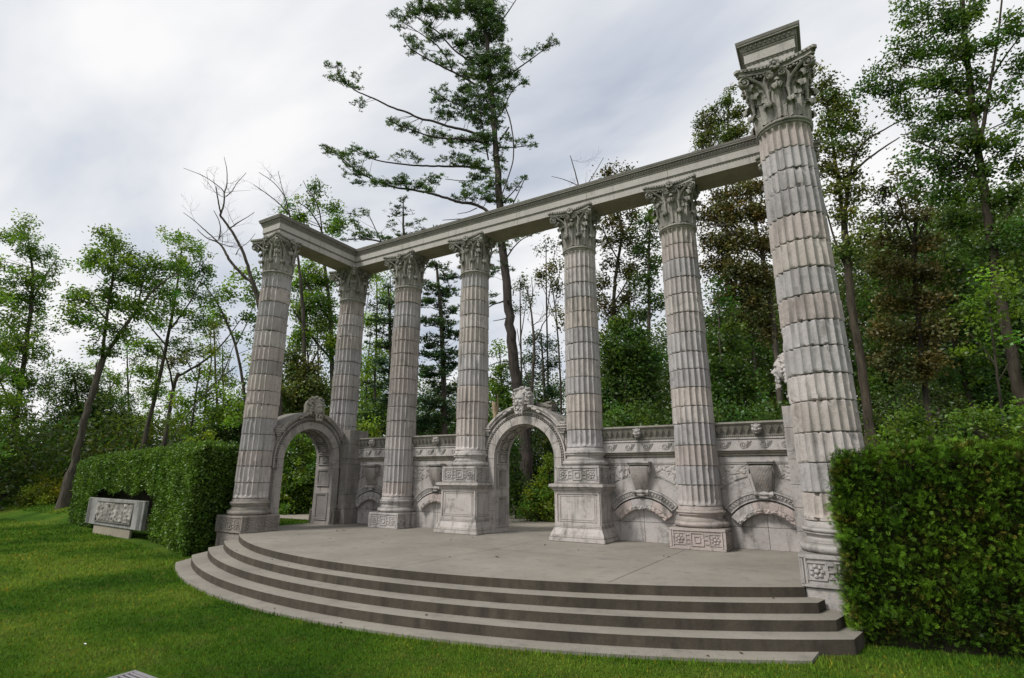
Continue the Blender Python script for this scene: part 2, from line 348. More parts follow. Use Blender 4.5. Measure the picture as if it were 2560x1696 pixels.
def acanthus(mb,ang,z0,h,w,rb,curl,tint=(1,1,1)):
    ns,ntt=15,11; P=np.zeros((ns,ntt,3)); Q=P.copy()
    for i in range(ns):
        s=i/(ns-1)
        if s<.62: k=s/.62; z=z0+h*k; ro=rb(z)+.02+.05*k**2.2; 
        else:
            a=(s-.62)/.38*R(215); zt=z0+h; ro=rb(zt)+.07+curl*(1-math.cos(a)); z=zt+curl*math.sin(a)*.9
        wid=w*(.80+.20*math.sin(min(1,s*1.5)*PI))*(1 if s<.7 else 1-.55*((s-.7)/.3)**1.5)*(1-.16*abs(math.sin(s*PI*4.5)))
        for j in range(ntt):
            t=j/(ntt-1)*2-1
            rr=ro+.018*math.cos(t*PI*3)*(1-.4*abs(t))-.03*t*t+(.02 if abs(t)<.12 else 0)
            th=ang+t*wid/2/max(rr,.2)
            P[i,j]=(rr*math.cos(th),rr*math.sin(th),z-.02*t*t*(1 if s>.6 else 0))
            q=rr-.035 if s<.62 else rr
            Q[i,j]=(q*math.cos(th),q*math.sin(th),P[i,j,2]-(.03 if s>=.62 else 0))
    mb.grid(P,tint=tint,flip=False); mb.grid(Q,tint=tint,flip=True)
def spiral(mb,S,C,e,r,rad,turns=1.6,tint=(1,1,1)):
    # path rises from S to the top of a spiral centred at C lying in the upright plane of direction e
    S,C,e=np.array(S,float),np.array(C,float),np.array(e,float)/np.linalg.norm(e); z=np.array([0,0,1.])
    a=np.linspace(PI*.80,-turns*2*PI+PI*.5,34); k=np.linspace(1,.12,34)
    sp=[C+(e*math.cos(x)+z*math.sin(x))*r*q for x,q in zip(a,k)]
    st=[S*(1-f)+sp[0]*f - e*.05*math.sin(f*PI)+z*.02*math.sin(f*PI) for f in np.linspace(0,1,8)[:-1]]
    pts=st+sp; rr=np.r_[np.linspace(rad*1.3,rad,7),np.linspace(rad,rad*.55,34)]
    mb.tube(pts,rr,6,tint,flat=1.7); mb.blob(C,(r*.28,)*3,1,tint)
def capital_mesh():
    mb=MB(); za,zt=7.93,9.12
    rb=lambda z: .425+.10*max(0,(z-8.55)/.45)**2
    mb.lathe([(.3,za-.06),(.46,za-.055),(.475,za-.03)]+[(.455+.038*math.cos(a),za+.012+.032*math.sin(a)) for a in np.linspace(-PI/2,PI/2,8)]+[(.44,za+.06),(.425,za+.08),(.3,za+.08)],64)
    mb.lathe([(.3,za+.06)]+[(rb(z),z) for z in np.linspace(za+.06,9.0,14)]+[(.3,9.0)],48,tint=(.75,.72,.68))
    for k in range(8):
        acanthus(mb,k*PI/4+PI/8,8.0,.30,.30,rb,.052)
        acanthus(mb,k*PI/4,8.02,.60,.34,rb,.066)
    for k in range(4):
        acanthus(mb,PI/4+k*PI/2,8.45,.33,.30,lambda z:rb(z)+.05,.075)
    for k in range(4):
        fa=-PI/2+k*PI/2; Mx=rot('Z',k*PI/2); sub=MB()
        for sgn in(-1,1):
            e=np.array([sgn*.95,-.35,0])
            spiral(sub,(sgn*.17,-.44,8.58),(sgn*.53,-.585,8.865),e,.115,.024)
            spiral(sub,(sgn*.15,-.44,8.60),(sgn*.105,-.535,8.875),(-sgn,-.15,0),.075,.018)
            # caulicole sheath and scrollwork filling the bell
            sub.tube([(sgn*.165,-.44,8.3),(sgn*.17,-.45,8.45),(sgn*.17,-.46,8.60)],[.03,.028,.045],7)
            for q in range(7):
                f=q/6; sub.blob((sgn*(.2+.33*f),-.50-.07*f+.01*(q%2),8.965-.015*(q%2)),(.028,.03,.03),1)
        # rosette on the abacus
        for p in range(8):
            a=p*PI/4; sub.blob((.075*math.cos(a),-.615,9.045+.075*math.sin(a)),(.038,.028,.038),1)
        sub.blob((0,-.64,9.045),(.035,.03,.035),2); sub.box(-.07,.07,-.61,-.48,8.97,9.12)
        mb.add(np.concatenate(sub.v),sub.f,M=Mx)
        # bulging calyx in the middle of each face
        mb.blob(tuple((Mx[:3,:3]@np.array([0,-.50,8.79]))),(.06,.05,.05),1)
    # abacus, concave sided with cut horns
    def ab(z0,z1,tip,mid,cut,t=(1,1,1)):
        pts=[]
        for k in range(4):
            a=-PI/2+k*PI/2; c,s_=math.cos(a),math.sin(a)
            for q in range(11):
                x=-tip+cut+(2*(tip-cut))*q/10; f=abs(x)/(tip-cut); y=mid+(tip-mid)*f**2.0
                # local face frame: outward = (c,s), right = (-s,c)
                pts.append((c*y-s_*x,s_*y+c*x))
        n=len(pts); vs=[(x,y,z0) for x,y in pts]+[(x,y,z1) for x,y in pts]
        mb.add(vs,[tuple(range(n))[::-1],tuple(range(n,2*n))]+[(i,(i+1)%n,(i+1)%n+n,i+n) for i in range(n)],t)
    ab(8.985,9.035,.655,.515,.055); ab(9.035,9.06,.665,.53,.055,(.8,.8,.8)); ab(9.06,9.118,.70,.56,.055)
    rs=random.Random(4)
    for k in range(4):       # worn leaf-and-dart edge on the abacus
        for q in range(19):
            x=-.60+1.2*q/18; f=abs(x)/.645; y=.56+.14*f*f; c,s_=math.cos(k*PI/2),math.sin(k*PI/2)
            mb.blob((c*y-s_*x,s_*y+c*x,9.09),(.022,.022,.026),1)
    V=np.concatenate(mb.v); dl=np.array([noise.noise_vector(Vector(p)*9) for p in V])*.008
    mb.v=[V+dl]; mb.t=[np.concatenate(mb.t)]
    return mb
cap_mb=capital_mesh(); cap0=cap_mb.build('capital',M['capital'],smooth=True,angle=40)
# the backs of the capitals are cut flat where they once met a wall
bm=bmesh.new(); bm.from_mesh(cap0.data)
bmesh.ops.bisect_plane(bm,geom=bm.verts[:]+bm.edges[:]+bm.faces[:],plane_co=(0,.34,0),plane_no=(0,1,0),clear_outer=True)
bm.to_mesh(cap0.data); bm.free()
tmpb=MB().box(-.47,.47,.30,.345,8.0,9.0)
cap0_used=[False]
def greek_key(mb,M_,w,z0,z1,tint=(1,1,1)):
    # carved panel on a face lying at local y=0 looking to -y: frame, rosettes, meander and nested squares
    h=z1-z0; zc=(z0+z1)/2; t=.024; p=.024
    a=w-.05; b=h/2-.045
    def bar(x0,x1,q0,q1,d=p): mb.box(x0,x1,-d,.004,zc+q0,zc+q1,tint,M=M_)
    for s in(-1,1):
        bar(-a,a,s*b-t/2,s*b+t/2); bar(s*a-t/2,s*a+t/2,-b+t/2,b-t/2)
    for q,k in((b*.72,1),(b*.34,1)):
        for s in(-1,1): bar(-q,q,s*q-t*.4,s*q+t*.4,p*.9); bar(s*q-t*.4,s*q+t*.4,-q+t*.4,q-t*.4,p*.9)
    for s in(-1,1):
        x1=b*.72; x2=a*.46
        bar(*sorted((s*x1,s*x2)),-.01,.01,p*.85)
        bar(*sorted((s*(x2-.01),s*(x2+.01))),-b*.45,b*.45,p*.8)
        bar(*sorted((s*(x1+.035),s*x2)),b*.45,b*.45+.016,p*.8); bar(*sorted((s*(x1+.035),s*x2)),-b*.45-.016,-b*.45,p*.8)
        cx=s*a*.73
        for i in range(7):
            an=i*2*PI/7
            v=np.array([cx+.072*math.cos(an),-.006,zc+.072*math.sin(an)]); mb.blob(v,(.036,.024,.036),1,tint,M=M_)
        mb.blob((cx,-.014,zc),(.038,.026,.038),2,tint,M=M_)
        for sg in(-1,1): bar(cx-.125,cx+.125,sg*.118-.008,sg*.118+.008,p*.7); bar(cx+sg*.125-.008,cx+sg*.125+.008,-.11,.11,p*.7)
def block(mb,hw,z0,z1,y0=None,y1=None,tint=(1,1,1),key=True):
    y0=-hw if y0 is None else y0; y1=hw if y1 is None else y1
    h=z1-z0
    mb.box(-hw+.022,hw-.022,y0+.022,y1-.022,z0,z1,tint)
    mb.box(-hw,hw,y0,y1,z1-.06,z1-.003,tint,bev=.012); mb.box(-hw,hw,y0,y1,z0,z0+.05,tint,bev=.012)
    for sx in(-1,1):
        for yy in(y0,y1-.05): mb.box(*sorted((sx*hw,sx*(hw-.05))),yy,yy+.05,z0+.05,z1-.06,tint)
    if key:
        greek_key(mb,trs(0,y0+.022,0),hw-.03,z0,z1,tint)
        greek_key(mb,rot('Z',PI/2)@trs(0,-hw+.022,0),hw-.03,z0,z1,tint)
        greek_key(mb,rot('Z',-PI/2)@trs(0,-hw+.022,0),hw-.03,z0,z1,tint)
def pedestal(mb):
    t=(1.03,1.02,1.0)
    mb.box(-.75,.75,-.75,.75,0,.10,t,bev=.015)
    for z0,z1,w in((.10,.165,.725),(.33,.36,.645),(.36,.40,.63)): mb.box(-w,w,-w,w,z0,z1,t,bev=.01)
    pr=[(.71,.165),(.70,.20),(.675,.25),(.655,.30),(.65,.33)]
    for (w0,z0),(w1,z1) in zip(pr,pr[1:]):
        vs=[(sx*w,sy*w,z) for w,z in((w0,z0),(w1,z1)) for sx,sy in((-1,-1),(1,-1),(1,1),(-1,1))]
        mb.add(vs,[(i,(i+1)%4,(i+1)%4+4,i+4) for i in range(4)],t)
    mb.box(-.60,.60,-.60,.60,.40,1.19,t)
    for k in range(4):        # raised panel moulding on each face
        A=rot('Z',k*PI/2)@trs(0,-.60,0)
        for q,d in((.60,.026),(.50,.012)):
            w=q; zt,zb=(1.19,.40) if q==.60 else (1.115,.475); s=.05 if q==.60 else .028
            mb.box(-w,w,-d,.002,zt-s,zt,t,M=A); mb.box(-w,w,-d,.002,zb,zb+s,t,M=A)
            mb.box(-w,-w+s,-d,.002,zb+s,zt-s,t,M=A); mb.box(w-s,w,-d,.002,zb+s,zt-s,t,M=A)
        mb.box(-.455,.455,-.010,.002,.52,1.07,t,M=A)
    for z0,z1,w in((1.19,1.23,.645),(1.23,1.27,.675),(1.27,1.31,.70),(1.31,1.385,.745),(1.385,1.40,.70)): mb.box(-w,w,-w,w,z0,z1,t,bev=.01)
CL=dict(A='front left fluted column beside the leafy hedge, under the beam end',
 B='corner fluted column behind the left arch, where the two beams meet',
 C='fluted column on a low carved block, second from the left in the back row',
 D='fluted column on a tall pedestal left of the central arch',
 E='fluted column on a tall pedestal right of the central arch',
 F='fluted column on a low pinkish block, between the central arch and the big front column',
 G='fluted column almost hidden behind the big right column',
 H='nearest and largest looking fluted column beside the cedar hedge')
for i,(k,(x,y)) in enumerate(XC.items()):
    c=thing('column',CL[k],'column',(x,y,0),0,'fluted corinthian columns')
    high=k in 'DE'; z0=1.843 if high else .4616
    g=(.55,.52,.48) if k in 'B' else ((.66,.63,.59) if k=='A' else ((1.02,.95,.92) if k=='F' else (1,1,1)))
    mb=MB(); block(mb,.61,1.40 if high else 0.,z0,tint=g)
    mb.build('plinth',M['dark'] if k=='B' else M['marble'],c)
    if high:
        mb=MB(); pedestal(mb); mb.build('pedestal',M['marble'],c)
    if k in 'AH':
        mb=MB(); mb.box(-.57,.57,-.57,.57,-.7,-.003,g,bev=.015); mb.build('foundation_block',M['marble'],c)
    mb=MB(); mb.lathe(attic_base(z0),56,tint=g); V=np.concatenate(mb.v)
    V+=np.array([noise.noise_vector(Vector(p)*6+Vector((i*3,0,0))) for p in V])*.008; mb.v=[V]; mb.t=[np.concatenate(mb.t)]
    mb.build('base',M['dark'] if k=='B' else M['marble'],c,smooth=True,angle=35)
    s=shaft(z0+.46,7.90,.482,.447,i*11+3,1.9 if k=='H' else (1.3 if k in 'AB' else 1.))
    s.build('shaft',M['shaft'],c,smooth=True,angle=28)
    if i==0: cap0.parent=c
    else:
        cc=cap0.copy(); col.objects.link(cc); cc.parent=c

# ---- beams
PRF=[(0,9.124),(0,9.305),(.012,9.312),(.018,9.325),(.012,9.338),(.012,9.35),(.03,9.352),(.03,9.545),(.042,9.552),(.05,9.57),(.046,9.59),(.062,9.60),(.075,9.63),(.085,9.66),(.088,9.69),(.125,9.70),(.125,9.735),(.135,9.74),(.15,9.80),(.10,9.815)]
def beam(label,corners,lumps):
    # corners: (x,y,dx,dy) for start-left, start-right, end-left, end-right; profile offsets push along (dx,dy)
    t=thing('entablature_beam',label,'stone beam',(0,0,0),0,'entablature beams on the columns'); mb=MB(); n=len(PRF)
    def side(c): return [(c[0]+c[2]*o,c[1]+c[3]*o,z) for o,z in PRF]
    sl_,sr,el,er=[side(c) for c in corners]; A=sl_+sr[::-1]; B=el+er[::-1]; k=2*n
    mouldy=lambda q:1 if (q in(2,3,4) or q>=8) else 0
    for i in range(k):
        j=(i+1)%k; m=1 if i==n-1 else (2 if i==k-1 else mouldy(i if i<n else 2*n-2-i))
        mb.f.append((i,i+k,j+k,j)); mb.m.append(m)
    for base in(0,k):
        for q in range(n-1): mb.f.append((base+q,base+q+1,base+k-2-q,base+k-1-q)); mb.m.append(mouldy(q))
    bm=bmesh.new(); vs=[bm.verts.new(p) for p in A+B]
    for f,m in zip(mb.f,mb.m):
        fc=bm.faces.new([vs[i] for i in f]); fc.material_index=m
    bmesh.ops.recalc_face_normals(bm,faces=bm.faces[:]); bm.verts.index_update()
    mb=MB()
    mb.v=[np.array([tuple(v.co) for v in bm.verts])]; mb.t=[np.ones((2*k,3))]; mb.n=2*k
    mb.f=[tuple(v.index for v in f.verts) for f in bm.faces]; mb.m=[f.material_index for f in bm.faces]; bm.free()
    for (x0,y0),(x1,y1),(nx_,ny_) in lumps:
        L_=math.hypot(x1-x0,y1-y0); nb=int(L_/.075)
        for i in range(nb):
            f=(i+.5)/nb; x=x0+(x1-x0)*f; y=y0+(y1-y0)*f
            mb.blob((x+nx_*.083,y+ny_*.083,9.655),(.022,.022,.028),1,mat=1)
            mb.blob((x+nx_*.018,y+ny_*.018,9.325),(.018,.018,.010),1,mat=1)
        nj=int(L_/2.8)
        for i in range(1,nj+1):
            f=i/(nj+1); x=x0+(x1-x0)*f+nx_*.0305; y=y0+(y1-y0)*f+ny_*.0305; w=.004
            mb.box(x-w,x+w,y-w,y+w,9.355,9.545,(.5,.48,.45)); mb.box(x-w-nx_*.030,x+w-nx_*.030,y-w-ny_*.030,y+w-ny_*.030,9.126,9.30,(.5,.48,.45))
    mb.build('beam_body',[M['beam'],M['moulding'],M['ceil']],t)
e=.003
beam('long stone beam spanning the back row of columns',((-7.03+e,-.45,1,-1),(-7.85+e,.34,-1,1),(7.03-e,-.45,-1,-1),(7.85-e,.34,1,1)),[((-7,-.45),(7,-.45),(0,-1))])
beam('left return beam running forward over the left arch to its cut end',((-7.85,-3.72,-1,-1),(-7.03,-3.72,1,-1),(-7.85,.34,-1,1),(-7.03,-.45,1,-1)),[((-7.03,-3.72),(-7.03,-.5),(1,0)),((-7.85,-3.72),(-7.03,-3.72),(0,-1))])
beam('right return beam with its moulded end above the largest looking column',((7.03,-3.72,-1,-1),(7.85,-3.72,1,-1),(7.03,-.45,-1,-1),(7.85,.34,1,1)),[((7.03,-3.72),(7.03,-.5),(-1,0)),((7.03,-3.72),(7.85,-3.72),(0,-1))])

# ---- arches
def reliefhead(mb,c,sc_=1.):
    # bearded head under a lion skin hood, looking to -y
    x,y,z=c; S=lambda v:v*sc_
    def b(dx,dy,dz,rx,ry,rz,sub=3,amp=0.,seed=0): mb.blob((x+S(dx),y+S(dy),z+S(dz)),(S(rx),S(ry),S(rz)),sub,amp=amp,fr=12,seed=seed)
    b(0,.16,.06,.27,.30,.34,3,.08,3)                # hood mass
    bm=bmesh.new(); bmesh.ops.create_icosphere(bm,subdivisions=5,radius=1)   # face with sockets, brow, cheeks and mouth
    G=lambda u,v,cu,cv,su,sv: math.exp(-((u-cu)/su)**2-((v-cv)/sv)**2)
    for vv in bm.verts:
        u,w_,v=vv.co.x*.16,vv.co.y,vv.co.z*.25; d=0
        if w_<.2:
            for sg in(-1,1):
                d-=.042*G(u,v,sg*.062,.020,.036,.024); d+=.030*G(u,v,sg*.065,.066,.05,.018); d+=.018*G(u,v,sg*.062,.018,.018,.012); d+=.026*G(u,v,sg*.085,-.055,.04,.04)
            d+=.075*G(u,v,0,-.045,.022,.05)+.03*G(u,v,0,-.075,.034,.02)-.03*G(u,v,0,-.128,.05,.012)+.02*G(u,v,0,.115,.1,.04)
        vv.co=Vector((x+S(u),y+S(-.10+w_*.15-d),z+S(v+.0)))
    mb.bm(bm)
    for s in(-1,1):
        for q in range(4): b(s*(.02+.03*q),-.255+.012*q*q*.3,-.112-.012*q,.026,.022,.016,2)     # moustache
        b(s*.17,-.05,0,.028,.045,.055,2)
    rs=random.Random(5)
    for i in range(46):                             # beard curls
        a=rs.uniform(-1,1); q=rs.uniform(0,1)
        b(a*.16*(1-.35*q),-.17-.07*(1-abs(a))-.02*rs.random(),-.17-.21*q,.028,.030,.034,1)
    for i in range(40):                             # hair curls round the face
        an=R(rs.uniform(-40,220)); rr=rs.uniform(.185,.225)
        b(rr*math.cos(an),-.09+rs.uniform(-.03,.05),.03+rr*1.12*math.sin(an),.038,.045,.034,1)
    for i in range(30):                             # mane and brow of the hood
        an=R(rs.uniform(10,170)); rr=rs.uniform(.24,.30)
        b(rr*math.cos(an),.0+rs.uniform(-.06,.14),.06+rr*1.25*math.sin(an),.055,.07,.045,1)
    for s in(-1,1):                                 # paws and locks at the sides
        for q in range(7): b(s*(.27+.05*q),-.02,-.17-.028*q+.02*math.sin(q*2),.05,.06,.042,2)
        for q in range(4): b(s*.23,-.04,.10-.09*q,.045,.06,.055,2)
RI=.98; ZS=2.07; DEP=.88
def arch(name,label,loc,rz,dark=1.):
    t=thing(name,label,'stone arch',loc,rz,'carved stone arches')
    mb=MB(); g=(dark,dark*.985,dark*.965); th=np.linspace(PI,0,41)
    inn=[(-RI,0.)]+[(-RI,z) for z in(.62,1.24,1.85)]+[(RI*math.cos(a),ZS+RI*math.sin(a)) for a in th]+[(RI,z) for z in(1.85,1.24,.62)]+[(RI,0.)]
    def extr(p,Rr,xm):
        x,z=p
        if z<=ZS+1e-6: return (math.copysign(xm,x),z)
        return None
    XM=1.26; RO=1.50; out=[]
    for (x,z) in inn:
        if z<=ZS+1e-6 : out.append((math.copysign(XM,x),z))
        else:
            a=math.atan2(z-ZS,x); c_=abs(math.cos(a))
            r=min(RO, XM/c_ if c_>1e-6 else 9); out.append((r*math.cos(a),ZS+r*math.sin(a)))
    P=np.array([[(x,.06,z) for x,z in inn],[(x,.06,z) for x,z in out],[(x,DEP,z) for x,z in out],[(x,DEP,z) for x,z in inn]])
    mb.grid(P,True,False,g,flip=True)
    def ringband(r0,r1,y0,y1,zlow=0.,tt=g,xm=None):
        # band following jambs and arc between offsets r0..r1 from the opening
        pi=[(-r0,zlow)]+[(r0*math.cos(a),ZS+r0*math.sin(a)) for a in th]+[(r0,zlow)]
        po=[(-r1,zlow)]+[(r1*math.cos(a),ZS+r1*math.sin(a)) for a in th]+[(r1,zlow)]
        P=np.array([[(x,y1,z) for x,z in pi],[(x,y0,z) for x,z in pi],[(x,y0,z) for x,z in po],[(x,y1,z) for x,z in po]])
        mb.grid(P,True,False,tt)
        for e in(0,-1):
            q=[P[i,e] for i in range(4)]; mb.add(q,[(0,1,2,3) if e==-1 else (3,2,1,0)],tt)
    vr=random.Random(int(loc[0]*10)+90); cuts=[0,22,45,68,112,135,158,180]
    ringband(RI+.004,1.20,.012,.06,0.,(.3,.29,.27))
    for q0,q1 in zip(cuts,cuts[1:]):
        aa=np.linspace(R(q0+.35),R(q1-.35),10); tt=np.array(g)*vr.uniform(.93,1.06)
        P=np.array([[(r*math.cos(a_),y,ZS+r*math.sin(a_)) for a_ in aa] for r,y in((RI,.06),(RI,0.),(1.205,0.),(1.205,.06))]); mb.grid(P,True,False,tt)
    for s in(-1,1):
        for z0,z1 in((0,.60),(.607,1.20),(1.207,1.80),(1.807,ZS-.004)): mb.box(*sorted((s*RI,s*1.205)),0.,.06,z0,z1,tuple(np.array(g)*vr.uniform(.9,1.06)))
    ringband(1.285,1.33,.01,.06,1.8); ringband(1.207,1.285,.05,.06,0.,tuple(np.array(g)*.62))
    def arcseg(r0,r1,y0,y1,a0,a1):
        aa=np.linspace(a0,a1,30)
        P=np.array([[(r*math.cos(a),y,ZS+r*math.sin(a)) for a in aa] for r,y in((r0,y1),(r0,y0),(r1,y0),(r1,y1))]); mb.grid(P,True,False,g)
        for e in(0,-1): q=[P[i,e] for i in range(4)]; mb.add(q,[(0,1,2,3) if e==-1 else (3,2,1,0)],g)
    ah=math.asin((2.98-ZS)/RO)
    arcseg(1.40,1.47,-.035,.06,PI-ah,ah); arcseg(1.47,1.53,-.075,DEP+.02,PI-ah,ah)
    for s in(-1,1):           # imposts and spandrel shoulders
        for z0,z1,x1,yy in((2.74,2.80,1.31,-.0),(2.80,2.86,1.35,-.03),(2.86,2.93,1.39,-.06),(2.93,2.985,1.42,-.085)):
            mb.box(*sorted((s*1.10,s*x1)),yy,DEP+.01,z0,z1,g,bev=.008) if z0>2.85 else mb.box(*sorted((s*1.17,s*x1)),yy,DEP+.01,z0,z1,g,bev=.008)
        mb.box(*sorted((s*1.02,s*1.36)),-.02,DEP-.01,2.988,3.06,g,bev=.02)
        mb.box(*sorted((s*1.262,s*1.33)),.10,DEP-.05,0,2.738,g)          # outer pier strips
        mb.box(*sorted((s*1.05,s*1.24)),.012,.045,.50,1.72,g)
        for q in range(14): mb.blob((s*1.245,.030,.45+q*.095),(.022,.022,.034),1,g) if s<0 else None
    for i in range(52):       # bead-and-reel round the opening
        a=PI*(i+.5)/52; mb.blob((1.245*math.cos(a),.018,ZS+1.245*math.sin(a)),(.024,.036,.024),1,tuple(np.array(g)*1.08))
    for s in(-1,1):
        for q in range(4): mb.blob((s*1.245,.03,ZS-.03-q*.065),(.026,.03,.024),1,g)
    # soffit coffers and jamb panels
    def so(s_,y,o):           # s_ : arc length from left foot
        if s_<ZS: return (-RI+o,y,s_)
        if s_>ZS+PI*RI: return (RI-o,y,ZS-(s_-ZS-PI*RI))
        a=PI-(s_-ZS)/RI; return ((RI-o)*math.cos(a),y,ZS+(RI-o)*math.sin(a))
    def bar(s0,s1,y0,y1,o=.036,tt=None):
        tt=g if tt is None else tt
        n=max(2,int((s1-s0)/.12)+1); ss=np.linspace(s0,s1,n)
        P=np.array([[so(q,y,oo) for q in ss] for y,oo in((y0,-.004),(y0,o),(y1,o),(y1,-.004))]); mb.grid(P,True,False,tt,flip=True)
        for e in(0,-1): q=[P[i,e] for i in range(4)]; mb.add(q,[(3,2,1,0) if e==-1 else (0,1,2,3)],tt)
    LT=2*ZS+PI*RI; ya,yb=.15,DEP-.13
    def frame(s0,s1,w=.035,inner=0.,rose=False):
        for q0,q1 in((s0,s1),(LT-s1,LT-s0)):
            a,b=ya+inner,yb-inner
            bar(q0,q1,a,a+w); bar(q0,q1,b-w,b); bar(q0,q0+w,a+w,b-w); bar(q1-w,q1,a+w,b-w)
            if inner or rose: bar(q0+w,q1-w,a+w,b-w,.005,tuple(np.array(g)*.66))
            if rose:
                c=np.array(so((q0+q1)/2,(ya+yb)/2,.02)); 
                rs=random.Random(int(s0*100))
                for i in range(9):
                    an=i*2*PI/8; p=np.array(so((q0+q1)/2+.085*math.sin(an)*(i<8),(ya+yb)/2+.085*math.cos(an)*(i<8),.02)); mb.blob(p,(.05,.05,.05),1,g)
    frame(.14,1.02); frame(.19,.97,.018,.05); frame(1.22,1.80); frame(1.27,1.75,.018,.05)
    for i in range(5): frame(1.92+.375*i,2.26+.375*i,.03,0.,True)
    bar(0,.10,.0,DEP,.02); bar(LT-.10,LT,.0,DEP,.02)
    V=np.concatenate(mb.v); V+=np.array([noise.noise_vector(Vector(p)*5+Vector((loc[0],0,0))) for p in V])*.004; mb.v=[V]; mb.t=[np.concatenate(mb.t)]
    mb.build('arch_body',M['marble'],t)
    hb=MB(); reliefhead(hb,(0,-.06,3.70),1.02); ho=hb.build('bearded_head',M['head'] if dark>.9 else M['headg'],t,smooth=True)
    md=ho.modifiers.new('r','REMESH'); md.mode='VOXEL'; md.voxel_size=.0095; md.use_smooth_shade=True
    rb=MB(); bm=bmesh.new(); bmesh.ops.create_cube(bm,size=1); bmesh.ops.subdivide_edges(bm,edges=bm.edges[:],cuts=7,use_grid_fill=True)
    for v in bm.verts: v.co=Vector((v.co.x*.55+.45,v.co.y*.36+.62,v.co.z*.24+3.58))+noise.noise_vector(v.co*5)*.06
    rb.bm(bm,(.8,.8,.75)); rb.build('rough_block',M['dark'],t)
    return t
arch('carved_arch','light stone arch between the two pedestal columns, bearded head facing front',(-.09,.05,0),0)
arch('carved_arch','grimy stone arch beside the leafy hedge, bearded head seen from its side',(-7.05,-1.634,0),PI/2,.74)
arch('carved_arch','stone arch peeking out behind the big right column',(7.05,-1.634,0),-PI/2,.95)

